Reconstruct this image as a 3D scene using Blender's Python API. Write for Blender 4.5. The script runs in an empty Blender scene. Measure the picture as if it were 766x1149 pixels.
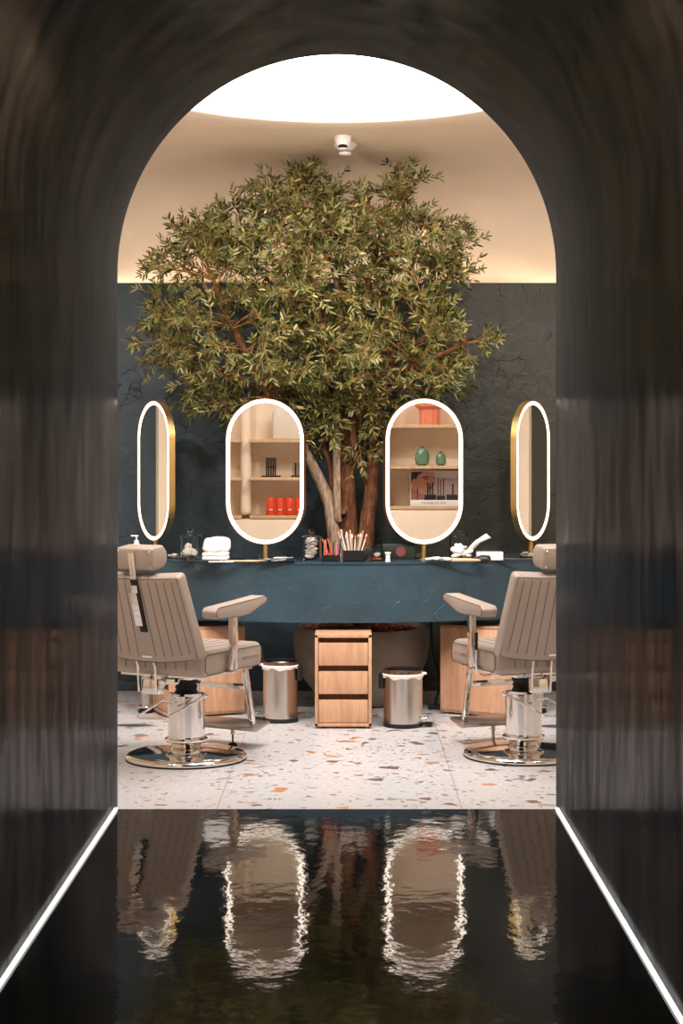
import bpy, bmesh, math, random
from mathutils import Vector, Matrix, noise
random.seed(7)
PI = math.pi
sc = bpy.context.scene
C = sc.collection

# ------------------------------------------------------------ camera, world, exposure, lights
F = 1880.0; CX = 392.0; CY = 511.0; H = 1.5
cam = bpy.data.cameras.new('camera'); cam_o = bpy.data.objects.new('camera', cam); C.objects.link(cam_o)
cam_o.location = (0, 0, H); cam_o.rotation_euler = (PI/2, 0, 0)
cam.sensor_width = 36; cam.sensor_fit = 'AUTO'; cam.lens = F/1149*36
cam.shift_x = -(CX-383)/1149; cam.shift_y = -(574.5-CY)/1149
sc.camera = cam_o
sc.view_settings.view_transform = 'Standard'; sc.view_settings.look = 'None'
sc.view_settings.gamma = 1; sc.view_settings.use_curve_mapping = False
sc.view_settings.exposure = 0.0
w = bpy.data.worlds.new('world'); sc.world = w; w.use_nodes = True
w.node_tree.nodes['Background'].inputs[0].default_value = (0.5, 0.45, 0.42, 1)
w.node_tree.nodes['Background'].inputs[1].default_value = 0.05

OCULUS_E = 9.3; COVE_E = 5.5; RING_E = 3.3; STRIP_E = 1.25
def area(name, loc, rot, sx, sy, power, col):
    l = bpy.data.lights.new(name, 'AREA'); l.shape = 'RECTANGLE'; l.size = sx; l.size_y = sy
    l.energy = power; l.color = col
    o = bpy.data.objects.new(name, l); C.objects.link(o); o.location = loc; o.rotation_euler = rot
    return o
def spot(name, loc, target, power, ang, col, size=0.05):
    l = bpy.data.lights.new(name, 'SPOT'); l.energy = power; l.spot_size = math.radians(ang); l.spot_blend = 0.6
    l.color = col; l.shadow_soft_size = size
    o = bpy.data.objects.new(name, l); C.objects.link(o); o.location = loc
    d = Vector(target)-Vector(loc); o.rotation_euler = d.to_track_quat('-Z', 'Y').to_euler()
    return o
WARM = (1.0, 0.90, 0.81)
# added fill spots without fittings, aimed to brighten the round salon
for i, (lx, ly, tx, ty, tz, pw) in enumerate([
        (-1.9, 7.3, -0.6, 9.6, 1.0, 100), (1.9, 7.3, 0.6, 9.6, 1.0, 100),
        (-0.95, 7.0, -0.5, 9.9, 2.0, 100), (0.95, 7.0, 0.5, 9.9, 2.0, 100),
        (-1.6, 6.9, -0.9, 8.9, 0.0, 70), (1.6, 6.9, 0.9, 8.9, 0.0, 70), (0.0, 6.8, 0.0, 9.3, 0.2, 60),
        (-2.0, 8.4, -2.3, 6.6, 1.3, 60), (2.0, 8.4, 2.3, 6.6, 1.3, 60)]):
    spot('fill_spot', (lx, ly, 3.02), (tx, ty, tz), pw, 75, WARM, 0.06)

# ------------------------------------------------------------ helpers
def lin(c):
    c = c/255.0
    return c/12.92 if c <= 0.04045 else ((c+0.055)/1.055)**2.4
def rgb(r, g, b): return (lin(r), lin(g), lin(b), 1)
def X(px, Y): return (px-CX)*Y/F
def Z(py, Y): return H-(py-CY)*Y/F

class NT:
    def __init__(s, name):
        s.m = bpy.data.materials.new(name); s.m.use_nodes = True
        s.t = s.m.node_tree; s.b = s.t.nodes['Principled BSDF']
    def n(s, kind, **kw):
        o = s.t.nodes.new(kind)
        for k, v in kw.items():
            if k in o.bl_rna.properties: setattr(o, k, v)
            else: o.inputs[k.replace('_', ' ')].default_value = v
        return o
    def l(s, a, b): s.t.links.new(a, b)
    def ramp(s, stops, mode='LINEAR'):
        r = s.t.nodes.new('ShaderNodeValToRGB'); r.color_ramp.interpolation = mode
        e = r.color_ramp.elements
        while len(e) < len(stops): e.new(0.5)
        for i, (p, c) in enumerate(stops):
            e[i].position = p; e[i].color = c
        return r
def pbr(name, col, rough=0.5, metal=0.0, var=0.0, vscale=8.0, bump=0.0, bscale=60.0, stretch=(1, 1, 1), **ex):
    g = NT(name); b = g.b
    b.inputs['Base Color'].default_value = col; b.inputs['Roughness'].default_value = rough; b.inputs['Metallic'].default_value = metal
    tc = g.n('ShaderNodeTexCoord'); mp = g.n('ShaderNodeMapping'); mp.inputs['Scale'].default_value = stretch
    g.l(tc.outputs['Object'], mp.inputs[0])
    nz = g.n('ShaderNodeTexNoise', Scale=vscale, Detail=4.0); g.l(mp.outputs[0], nz.inputs['Vector'])
    v = max(var, 0.03)
    r = g.ramp([(0.3, tuple(c*(1-v) for c in col[:3])+(1,)), (0.7, tuple(min(1, c*(1+v)) for c in col[:3])+(1,))])
    g.l(nz.outputs['Fac'], r.inputs[0]); g.l(r.outputs[0], b.inputs['Base Color'])
    if bump:
        n2 = g.n('ShaderNodeTexNoise', Scale=bscale, Detail=3.0); g.l(mp.outputs[0], n2.inputs['Vector'])
        bp = g.n('ShaderNodeBump', Strength=bump, Distance=0.01); g.l(n2.outputs['Fac'], bp.inputs['Height']); g.l(bp.outputs[0], b.inputs['Normal'])
    for k, vv in ex.items(): b.inputs[k.replace('_', ' ')].default_value = vv
    return g.m
def emit(name, col, e):
    g = NT(name); g.b.inputs['Base Color'].default_value = (0.8, 0.8, 0.8, 1)
    g.b.inputs['Emission Color'].default_value = col; g.b.inputs['Emission Strength'].default_value = e
    return g.m

def plaster(name, c1, c2, rough=0.45, green=None):
    g = NT(name); b = g.b; tc = g.n('ShaderNodeTexCoord')
    mp = g.n('ShaderNodeMapping'); g.l(tc.outputs['Object'], mp.inputs[0])
    n1 = g.n('ShaderNodeTexNoise', Scale=2.2, Detail=6.0, Roughness=0.6, Distortion=1.2); g.l(mp.outputs[0], n1.inputs['Vector'])
    r = g.ramp([(0.3, c1), (0.7, c2)]); g.l(n1.outputs['Fac'], r.inputs[0])
    if green:
        sx = g.n('ShaderNodeSeparateXYZ'); g.l(tc.outputs['Object'], sx.inputs[0])
        ad = g.n('ShaderNodeMath', operation='MULTIPLY_ADD'); g.l(n1.outputs['Fac'], ad.inputs[0]); ad.inputs[1].default_value = 0.9; g.l(sx.outputs[0], ad.inputs[2])
        rg = g.ramp([(0.25, (0, 0, 0, 1)), (1.0, (1, 1, 1, 1))]); g.l(ad.outputs[0], rg.inputs[0])
        mg = g.n('ShaderNodeMix', data_type='RGBA'); g.l(rg.outputs[0], mg.inputs[0]); g.l(r.outputs[0], mg.inputs[6]); mg.inputs[7].default_value = green; r = mg
    # trowel marks: thin broken strokes
    mix = g.n('ShaderNodeMix', data_type='VECTOR'); mix.inputs[0].default_value = 0.16
    n2 = g.n('ShaderNodeTexNoise', Scale=5.0, Detail=2.0); g.l(mp.outputs[0], n2.inputs['Vector'])
    g.l(mp.outputs[0], mix.inputs[4]); g.l(n2.outputs['Color'], mix.inputs[5])
    vo = g.n('ShaderNodeTexVoronoi', feature='DISTANCE_TO_EDGE', Scale=8.0); g.l(mix.outputs[1], vo.inputs['Vector'])
    n3 = g.n('ShaderNodeTexNoise', Scale=4.0, Detail=2.0); g.l(mp.outputs[0], n3.inputs['Vector'])
    ed = g.ramp([(0.0, (0.7, 0.7, 0.7, 1)), (0.012, (0, 0, 0, 1))]); g.l(vo.outputs['Distance'], ed.inputs[0])
    ms = g.ramp([(0.5, (0, 0, 0, 1)), (0.62, (1, 1, 1, 1))]); g.l(n3.outputs['Fac'], ms.inputs[0])
    mu = g.n('ShaderNodeMath', operation='MULTIPLY'); g.l(ed.outputs[0], mu.inputs[0]); g.l(ms.outputs[0], mu.inputs[1])
    m2 = g.n('ShaderNodeMix', data_type='RGBA'); g.l(mu.outputs[0], m2.inputs[0]); g.l(r.outputs[2 if green else 0], m2.inputs[6])
    m2.inputs[7].default_value = tuple(c*0.8 for c in c1[:3])+(1,)
    g.l(m2.outputs[2], b.inputs['Base Color'])
    n4 = g.n('ShaderNodeTexNoise', Scale=9.0, Detail=8.0, Roughness=0.62, Distortion=1.0); g.l(mp.outputs[0], n4.inputs['Vector'])
    sb = g.n('ShaderNodeMath', operation='SUBTRACT'); g.l(n4.outputs['Fac'], sb.inputs[0]); g.l(mu.outputs[0], sb.inputs[1])
    bp = g.n('ShaderNodeBump', Strength=0.6, Distance=0.012); g.l(sb.outputs[0], bp.inputs['Height']); g.l(bp.outputs[0], b.inputs['Normal'])
    b.inputs['Roughness'].default_value = rough
    return g.m

def tunnel_mat():
    g = NT('polished dark plaster'); b = g.b; tc = g.n('ShaderNodeTexCoord')
    mp = g.n('ShaderNodeMapping'); mp.inputs['Scale'].default_value = (2.2, 2.2, 0.55); g.l(tc.outputs['Object'], mp.inputs[0])
    n1 = g.n('ShaderNodeTexNoise', Scale=2.4, Detail=7.0, Roughness=0.65); g.l(mp.outputs[0], n1.inputs['Vector'])
    r = g.ramp([(0.3, rgb(70, 72, 77)), (0.7, rgb(92, 93, 96))]); g.l(n1.outputs['Fac'], r.inputs[0]); g.l(r.outputs[0], b.inputs['Base Color'])
    rr = g.ramp([(0.35, (0.09,)*3+(1,)), (0.7, (0.24,)*3+(1,))]); g.l(n1.outputs['Fac'], rr.inputs[0]); g.l(rr.outputs[0], b.inputs['Roughness'])
    n2 = g.n('ShaderNodeTexNoise', Scale=5.0, Detail=4.0, Roughness=0.55); g.l(mp.outputs[0], n2.inputs['Vector'])
    b.inputs['Specular IOR Level'].default_value = 0.0
    bp = g.n('ShaderNodeBump', Strength=0.10, Distance=0.008); g.l(n2.outputs['Fac'], bp.inputs['Height']); g.l(bp.outputs[0], b.inputs['Normal'])
    b.inputs['IOR'].default_value = 1.0
    gl = g.n('ShaderNodeBsdfGlossy'); g.l(rr.outputs[0], gl.inputs['Roughness']); g.l(bp.outputs[0], gl.inputs['Normal'])
    rf = g.ramp([(0.35, (0.05,)*3+(1,)), (0.65, (0.14,)*3+(1,))]); g.l(n2.outputs['Fac'], rf.inputs[0])
    mx = g.n('ShaderNodeMixShader'); g.l(rf.outputs[0], mx.inputs[0]); g.l(b.outputs[0], mx.inputs[1]); g.l(gl.outputs[0], mx.inputs[2])
    g.l(mx.outputs[0], g.t.nodes['Material Output'].inputs['Surface'])
    return g.m
def glossfloor_mat():
    g = NT('glossy black floor'); b = g.b; tc = g.n('ShaderNodeTexCoord')
    b.inputs['Base Color'].default_value = rgb(12, 17, 20); b.inputs['Roughness'].default_value = 0.05; b.inputs['Specular IOR Level'].default_value = 0.5
    mp = g.n('ShaderNodeMapping'); mp.inputs['Scale'].default_value = (14, 11, 1); g.l(tc.outputs['Object'], mp.inputs[0])
    n = g.n('ShaderNodeTexNoise', Scale=1.0, Detail=3.0, Roughness=0.5); g.l(mp.outputs[0], n.inputs['Vector'])
    bp = g.n('ShaderNodeBump', Strength=0.045, Distance=0.02); g.l(n.outputs['Fac'], bp.inputs['Height']); g.l(bp.outputs[0], b.inputs['Normal'])
    n2 = g.n('ShaderNodeTexNoise', Scale=3.0, Detail=4.0); g.l(tc.outputs['Object'], n2.inputs['Vector'])
    r = g.ramp([(0.35, rgb(8, 11, 13)), (0.75, rgb(15, 22, 26))]); g.l(n2.outputs['Fac'], r.inputs[0]); g.l(r.outputs[0], b.inputs['Base Color'])
    return g.m
def terrazzo_mat():
    g = NT('white terrazzo with coloured chips'); b = g.b; tc = g.n('ShaderNodeTexCoord')
    base = 0; prev = None
    nz = g.n('ShaderNodeTexNoise', Scale=40.0, Detail=3.0); g.l(tc.outputs['Object'], nz.inputs['Vector'])
    rb = g.ramp([(0.35, rgb(200, 201, 206)), (0.65, rgb(214, 216, 222))]); g.l(nz.outputs['Fac'], rb.inputs[0]); prev = rb.outputs[0]
    cols = [rgb(96, 104, 112), rgb(188, 118, 78), rgb(70, 76, 84), rgb(176, 150, 118), rgb(120, 92, 78), rgb(140, 150, 158), rgb(206, 140, 96), rgb(90, 100, 96)]
    for sc_, frac, thr, sx in ((11.0, 0.91, 0.14, 0.85), (20.0, 0.89, 0.15, 0.9), (42.0, 0.87, 0.16, 1.0)):
        mp = g.n('ShaderNodeMapping'); mp.inputs['Scale'].default_value = (sx, 1, 1); mp.inputs['Location'].default_value = (sc_*3.1, sc_*1.7, 0)
        mp.inputs['Rotation'].default_value = (0, 0, sc_*0.13)
        dn = g.n('ShaderNodeTexNoise', Scale=18.0, Detail=1.0); g.l(tc.outputs['Object'], dn.inputs['Vector'])
        mx = g.n('ShaderNodeMix', data_type='VECTOR'); mx.inputs[0].default_value = 0.05; g.l(tc.outputs['Object'], mx.inputs[4]); g.l(dn.outputs['Color'], mx.inputs[5])
        g.l(mx.outputs[1], mp.inputs[0])
        ve = g.n('ShaderNodeTexVoronoi', feature='DISTANCE_TO_EDGE', voronoi_dimensions='2D', Scale=sc_); g.l(mp.outputs[0], ve.inputs['Vector'])
        vc = g.n('ShaderNodeTexVoronoi', feature='F1', voronoi_dimensions='2D', Scale=sc_); g.l(mp.outputs[0], vc.inputs['Vector'])
        sp = g.n('ShaderNodeSeparateColor'); g.l(vc.outputs['Color'], sp.inputs[0])
        # chip where edge distance > thr(random) and random > frac
        th = g.n('ShaderNodeMath', operation='MULTIPLY_ADD'); g.l(sp.outputs[1], th.inputs[0]); th.inputs[1].default_value = 0.16; th.inputs[2].default_value = thr
        a = g.n('ShaderNodeMath', operation='GREATER_THAN'); g.l(ve.outputs['Distance'], a.inputs[0]); g.l(th.outputs[0], a.inputs[1])
        c = g.n('ShaderNodeMath', operation='GREATER_THAN'); g.l(sp.outputs[0], c.inputs[0]); c.inputs[1].default_value = frac
        m = g.n('ShaderNodeMath', operation='MULTIPLY'); g.l(a.outputs[0], m.inputs[0]); g.l(c.outputs[0], m.inputs[1])
        rc = g.ramp([(i/8.0, cc) for i, cc in enumerate(cols)], 'CONSTANT'); g.l(sp.outputs[2], rc.inputs[0])
        mm = g.n('ShaderNodeMix', data_type='RGBA'); g.l(m.outputs[0], mm.inputs[0]); g.l(prev, mm.inputs[6]); g.l(rc.outputs[0], mm.inputs[7]); prev = mm.outputs[2]
    # tile joints
    sx = g.n('ShaderNodeSeparateXYZ'); g.l(tc.outputs['Object'], sx.inputs[0])
    outs = []
    for ch, off, step in ((0, 0.565, 1.04), (1, -7.02, 2.4)):
        ad = g.n('ShaderNodeMath', operation='ADD'); g.l(sx.outputs[ch], ad.inputs[0]); ad.inputs[1].default_value = off+step*20
        mo = g.n('ShaderNodeMath', operation='MODULO'); g.l(ad.outputs[0], mo.inputs[0]); mo.inputs[1].default_value = step
        lt = g.n('ShaderNodeMath', operation='LESS_THAN'); g.l(mo.outputs[0], lt.inputs[0]); lt.inputs[1].default_value = 0.004
        outs.append(lt)
    mxm = g.n('ShaderNodeMath', operation='MAXIMUM'); g.l(outs[0].outputs[0], mxm.inputs[0]); g.l(outs[1].outputs[0], mxm.inputs[1])
    mj = g.n('ShaderNodeMix', data_type='RGBA'); g.l(mxm.outputs[0], mj.inputs[0]); g.l(prev, mj.inputs[6]); mj.inputs[7].default_value = rgb(160, 146, 134)
    g.l(mj.outputs[2], b.inputs['Base Color']); b.inputs['Roughness'].default_value = 0.33
    return g.m
def wood_mat(name, c1, c2, c3=None):
    g = NT(name); b = g.b; tc = g.n('ShaderNodeTexCoord')
    mp = g.n('ShaderNodeMapping'); mp.inputs['Scale'].default_value = (14, 14, 1.2); g.l(tc.outputs['Object'], mp.inputs[0])
    n = g.n('ShaderNodeTexNoise', Scale=2.0, Detail=6.0, Distortion=0.8); g.l(mp.outputs[0], n.inputs['Vector'])
    r = g.ramp([(0.3, c1), (0.62, c2)]); g.l(n.outputs['Fac'], r.inputs[0])
    n2 = g.n('ShaderNodeTexNoise', Scale=30.0, Detail=4.0); mp2 = g.n('ShaderNodeMapping'); mp2.inputs['Scale'].default_value = (6, 6, 0.6)
    g.l(tc.outputs['Object'], mp2.inputs[0]); g.l(mp2.outputs[0], n2.inputs['Vector'])
    m = g.n('ShaderNodeMix', data_type='RGBA', blend_type='MULTIPLY'); m.inputs[0].default_value = 0.5
    r2 = g.ramp([(0.35, (0.82, 0.78, 0.74, 1)), (0.6, (1, 1, 1, 1))]); g.l(n2.outputs['Fac'], r2.inputs[0])
    g.l(r.outputs[0], m.inputs[6]); g.l(r2.outputs[0], m.inputs[7]); g.l(m.outputs[2], b.inputs['Base Color'])
    b.inputs['Roughness'].default_value = 0.45
    return g.m
def leaf_mat():
    g = NT('olive leaf'); b = g.b
    at = g.n('ShaderNodeAttribute', attribute_name='tone')
    r = g.ramp([(0.0, rgb(26, 42, 14)), (0.3, rgb(52, 68, 20)), (0.5, rgb(96, 96, 32)), (0.72, rgb(156, 138, 68)), (1.0, rgb(216, 190, 122))])
    g.l(at.outputs['Fac'], r.inputs[0])
    geo = g.n('ShaderNodeNewGeometry'); m = g.n('ShaderNodeMix', data_type='RGBA'); g.l(geo.outputs['Backfacing'], m.inputs[0])
    m.inputs[7].default_value = rgb(116, 114, 66); g.l(r.outputs[0], m.inputs[6])
    g.l(m.outputs[2], b.inputs['Base Color']); b.inputs['Roughness'].default_value = 0.42
    return g.m
def bark_mat(name, c1, c2, c3):
    g = NT(name); b = g.b; tc = g.n('ShaderNodeTexCoord')
    mp = g.n('ShaderNodeMapping'); mp.inputs['Scale'].default_value = (1, 1, 0.3); g.l(tc.outputs['Object'], mp.inputs[0])
    n = g.n('ShaderNodeTexNoise', Scale=45.0, Detail=6.0, Roughness=0.7); g.l(mp.outputs[0], n.inputs['Vector'])
    r = g.ramp([(0.3, c1), (0.5, c2), (0.7, c3)]); g.l(n.outputs['Fac'], r.inputs[0]); g.l(r.outputs[0], b.inputs['Base Color'])
    bp = g.n('ShaderNodeBump', Strength=0.9, Distance=0.02); g.l(n.outputs['Fac'], bp.inputs['Height']); g.l(bp.outputs[0], b.inputs['Normal'])
    b.inputs['Roughness'].default_value = 0.8
    return g.m
def glass_mat(name, col=(1, 1, 1, 1), rough=0.02):
    g = NT(name); b = g.b; b.inputs['Base Color'].default_value = col; b.inputs['Roughness'].default_value = rough
    b.inputs['Transmission Weight'].default_value = 1.0; b.inputs['IOR'].default_value = 1.22
    return g.m

M = {
 'tunnel': tunnel_mat(), 'glossfloor': glossfloor_mat(), 'terrazzo': terrazzo_mat(),
 'teal': plaster('teal trowelled plaster', rgb(44, 62, 74), rgb(54, 74, 86), green=rgb(49, 52, 43)),
 'teal_counter': plaster('blue teal counter plaster', rgb(40, 62, 76), rgb(52, 76, 90), 0.38),
 'cream': pbr('cream painted plaster', rgb(246, 226, 202), 0.75, var=0.03, vscale=3, bump=0.05, bscale=40),
 'cream_wood': wood_mat('pale shelf wood', rgb(206, 166, 124), rgb(222, 186, 146)),
 'wood': wood_mat('light oak veneer', rgb(192, 146, 114), rgb(212, 168, 136)),
 'leather': pbr('greige leather', rgb(168, 154, 144), 0.42, var=0.04, vscale=6, bump=0.12, bscale=220),
 'seam': pbr('brown seam piping', rgb(84, 66, 56), 0.6),
 'chrome': pbr('chrome', rgb(225, 222, 220), 0.07, 1.0),
 'steel': pbr('brushed steel', rgb(208, 200, 196), 0.24, 1.0, bump=0.08, bscale=120, stretch=(1, 1, 0.02)),
 'footmetal': pbr('brushed aluminium', rgb(176, 168, 164), 0.3, 1.0),
 'brass': pbr('brushed brass', rgb(226, 190, 124), 0.36, 1.0, bump=0.06, bscale=90),
 'rose': pbr('rose brass', rgb(168, 128, 104), 0.3, 1.0),
 'mirror': pbr('mirror glass', rgb(246, 246, 246), 0.0, 1.0),
 'ring': emit('mirror light ring', (1.0, 0.85, 0.68, 1), RING_E),
 'strip': emit('floor light strip', (1.0, 0.97, 0.92, 1), STRIP_E),
 'oculus': emit('luminous ceiling disc', (1.0, 0.95, 0.90, 1), OCULUS_E),
 'cove': emit('cove light strip', (1.0, 0.88, 0.77, 1), COVE_E),
 'black': pbr('black plastic', rgb(22, 21, 22), 0.4),
 'rubber': pbr('black rubber', rgb(16, 15, 15), 0.7),
 'white': pbr('white plastic', rgb(238, 234, 232), 0.4),
 'paper': pbr('white tissue', rgb(240, 236, 234), 0.85, bump=0.2, bscale=30),
 'cotton': pbr('white cotton', rgb(238, 232, 226), 0.95, bump=0.5, bscale=120),
 'towel': pbr('white towelling', rgb(240, 236, 236), 0.95, bump=0.5, bscale=160),
 'beige': pbr('beige card', rgb(214, 182, 146), 0.6),
 'concrete': pbr('grey brown concrete', rgb(146, 134, 122), 0.75, var=0.16, vscale=7, bump=0.25, bscale=90),
 'mulch': pbr('red brown bark mulch', rgb(140, 66, 42), 0.85, var=0.5, vscale=60),
 'glass': glass_mat('clear glass'), 'acrylic': glass_mat('clear acrylic', (0.93, 0.95, 0.97, 1)),
 'leaf': leaf_mat(),
 'bark': bark_mat('red brown bark', rgb(58, 34, 20), rgb(118, 70, 42), rgb(158, 104, 66)),
 'bark_pale': bark_mat('pale grey bark', rgb(92, 66, 48), rgb(168, 140, 116), rgb(206, 186, 166)),
 'bark_twig': bark_mat('tan twig bark', rgb(120, 74, 36), rgb(176, 124, 70), rgb(204, 156, 96)),
 'olive': pbr('dark olive fruit', rgb(38, 26, 26), 0.3),
 'red': pbr('orange red card tube', rgb(232, 72, 36), 0.4), 'coral': pbr('coral ceramic', rgb(230, 136, 104), 0.6),
 'green': pbr('sage green glaze', rgb(104, 140, 112), 0.15, var=0.15, vscale=14),
 'pink': pbr('pink plastic', rgb(236, 120, 170), 0.4), 'copper': pbr('copper pencil', rgb(190, 110, 70), 0.35),
 'darkgreen': pbr('very dark green card', rgb(26, 34, 28), 0.5), 'maroon': pbr('dusty maroon', rgb(130, 62, 62), 0.5),
 'blue': pbr('pale blue print', rgb(120, 170, 190), 0.5),
 'silver': pbr('silver tube', rgb(200, 192, 184), 0.3, 0.9), 'gold': pbr('gold lettering', rgb(120, 92, 44), 0.4, 0.0),
 'poster': pbr('mauve grey print', rgb(216, 200, 198), 0.6), 'skin': pbr('printed skin', rgb(206, 148, 128), 0.6), 'skin_dark': pbr('printed skin dark', rgb(176, 116, 98), 0.6),
 'hair': pbr('printed dark hair', rgb(46, 32, 32), 0.6), 'lips': pbr('printed lips', rgb(140, 50, 52), 0.5), 'grey': pbr('grey metal', rgb(150, 146, 146), 0.35, 0.4), 'inkgrey': pbr('grey ink', rgb(120, 104, 104), 0.6),
 'patch_dark': pbr('dark grey patch', rgb(88, 88, 92), 0.35, var=0.1),
 'dark_step': pbr('dark teal step edge', rgb(28, 40, 46), 0.3, bump=0.1, bscale=20),
 'lens': pbr('black glass lens', rgb(30, 28, 30), 0.05),
}

class MB:
    def __init__(s): s.bm = bmesh.new(); s.mats = []
    def _mi(s, faces, m):
        if m is None: return
        if m not in s.mats: s.mats.append(m)
        i = s.mats.index(m)
        for f in faces: f.material_index = i
    def merge(s, bm2, mat=None, M4=None):
        me = bpy.data.meshes.new('tmp'); bm2.to_mesh(me); bm2.free()
        if M4 is not None: me.transform(M4)
        n0 = len(s.bm.faces); s.bm.from_mesh(me); bpy.data.meshes.remove(me)
        s.bm.faces.ensure_lookup_table(); s._mi(s.bm.faces[n0:], mat)
    def box(s, c, d, rot=None, bev=0.0, seg=2, mat=None, smooth=True):
        b = bmesh.new(); bmesh.ops.create_cube(b, size=1)
        for v in b.verts: v.co = Vector((v.co.x*d[0], v.co.y*d[1], v.co.z*d[2]))
        if bev: bmesh.ops.bevel(b, geom=b.edges[:], offset=bev, segments=seg, profile=0.5, affect='EDGES')
        m = Matrix.Translation(c)
        if rot is not None: m = m @ rot
        s.merge(b, mat, m); return s
    def cone(s, p0, p1, r0, r1, seg=24, mat=None):
        p0 = Vector(p0); p1 = Vector(p1); d = p1-p0
        b = bmesh.new(); bmesh.ops.create_cone(b, cap_ends=True, segments=seg, radius1=r0, radius2=r1, depth=d.length)
        m = Matrix.Translation((p0+p1)/2) @ d.to_track_quat('Z', 'Y').to_matrix().to_4x4()
        s.merge(b, mat, m); return s
    def tube(s, pts, r, seg=10, mat=None, closed=False):
        pts = [Vector(p) for p in pts]; n = len(pts)
        rs = r if isinstance(r, (list, tuple)) else [r]*n
        b = bmesh.new(); rings = []; up = None
        for i, p in enumerate(pts):
            a = pts[(i-1) % n] if (closed or i > 0) else p; c = pts[(i+1) % n] if (closed or i < n-1) else p
            t = (c-a).normalized()
            if up is None:
                up = t.orthogonal().normalized()
            else:
                up = (up-t*up.dot(t))
                up = up.normalized() if up.length > 1e-6 else t.orthogonal().normalized()
            bi = t.cross(up)
            rings.append([b.verts.new(p+(up*math.cos(k*2*PI/seg)+bi*math.sin(k*2*PI/seg))*rs[i]) for k in range(seg)])
        m = n if closed else n-1
        for i in range(m):
            A = rings[i]; B = rings[(i+1) % n]
            for k in range(seg): b.faces.new((A[k], A[(k+1) % seg], B[(k+1) % seg], B[k]))
        if not closed:
            b.faces.new(rings[0][::-1]); b.faces.new(rings[-1])
        s.merge(b, mat); return s
    def lathe(s, prof, c=(0, 0, 0), seg=32, mat=None, sx=1, sy=1, closed=False):
        b = bmesh.new(); rings = []
        for (r, z) in prof:
            if r < 1e-5: rings.append([b.verts.new((c[0], c[1], c[2]+z))])
            else: rings.append([b.verts.new((c[0]+r*sx*math.cos(k*2*PI/seg), c[1]+r*sy*math.sin(k*2*PI/seg), c[2]+z)) for k in range(seg)])
        for i in range(len(rings)-1):
            A, B = rings[i], rings[i+1]
            for k in range(seg):
                k2 = (k+1) % seg
                if len(A) == 1 and len(B) == 1: continue
                if len(A) == 1: b.faces.new((A[0], B[k2], B[k]))
                elif len(B) == 1: b.faces.new((A[k], A[k2], B[0]))
                else: b.faces.new((A[k], A[k2], B[k2], B[k]))
        bmesh.ops.recalc_face_normals(b, faces=b.faces[:])
        s.merge(b, mat); return s
    def prism(s, outline, depth, M4=None, bev=0.0, seg=2, mat=None):
        # outline in local XZ, extruded along Y from -depth/2 to depth/2
        b = bmesh.new(); a = [b.verts.new((x, -depth/2, z)) for x, z in outline]; c = [b.verts.new((x, depth/2, z)) for x, z in outline]
        n = len(a); b.faces.new(a); b.faces.new(c[::-1])
        for i in range(n): b.faces.new((a[i], c[i], c[(i+1) % n], a[(i+1) % n]))
        bmesh.ops.recalc_face_normals(b, faces=b.faces[:])
        if bev: bmesh.ops.bevel(b, geom=b.edges[:], offset=bev, segments=seg, profile=0.5, affect='EDGES', clamp_overlap=True)
        s.merge(b, mat, M4); return s
    def sphere(s, c, r, seg=16, scale=(1, 1, 1), mat=None, rot=None, nz=0.0):
        b = bmesh.new(); bmesh.ops.create_uvsphere(b, u_segments=seg, v_segments=max(6, seg//2), radius=r)
        if nz:
            for v in b.verts: v.co += v.co.normalized()*noise.noise(v.co*(1.6/r)+Vector(c)*9)*nz*r
        m = Matrix.Translation(c)
        if rot is not None: m = m @ rot
        m = m @ Matrix.Diagonal((scale[0], scale[1], scale[2], 1))
        s.merge(b, mat, m); return s
    def faces(s, verts, fs, mat=None):
        b = bmesh.new(); vs = [b.verts.new(v) for v in verts]
        for f in fs: b.faces.new([vs[i] for i in f])
        s.merge(b, mat); return s
    def build(s, name, mat=None, parent=None, smooth=True, angle=35):
        me = bpy.data.meshes.new(name)
        s.bm.normal_update(); s.bm.to_mesh(me); s.bm.free()
        ms = s.mats if s.mats else [mat]
        for m in ms: me.materials.append(M[m] if isinstance(m, str) else m)
        if smooth:
            me.polygons.foreach_set('use_smooth', [True]*len(me.polygons))
            try: me.set_sharp_from_angle(angle=math.radians(angle))
            except Exception: pass
        o = bpy.data.objects.new(name, me); C.objects.link(o)
        if parent: o.parent = parent
        return o
def tag(o, label=None, cat=None, group=None, kind=None):
    if label: o['label'] = label
    if cat: o['category'] = cat
    if group: o['group'] = group
    if kind: o['kind'] = kind
    return o
def empty(name, loc, rz=0, label=None, cat=None, group=None):
    o = bpy.data.objects.new(name, None); C.objects.link(o); o.empty_display_size = 0.1
    o.location = loc; o.rotation_euler = (0, 0, rz)
    return tag(o, label, cat, group)
def copy_tree(o, parent=None):
    c = o.copy(); C.objects.link(c); c.parent = parent
    for ch in [k for k in bpy.data.objects if k.parent == o]:
        copy_tree(ch, c)
    return c
def struct(o): o['kind'] = 'structure'; return o
def RZ(a): return Matrix.Rotation(a, 4, 'Z')
def RX(a): return Matrix.Rotation(a, 4, 'X')
def RY(a): return Matrix.Rotation(a, 4, 'Y')
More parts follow.
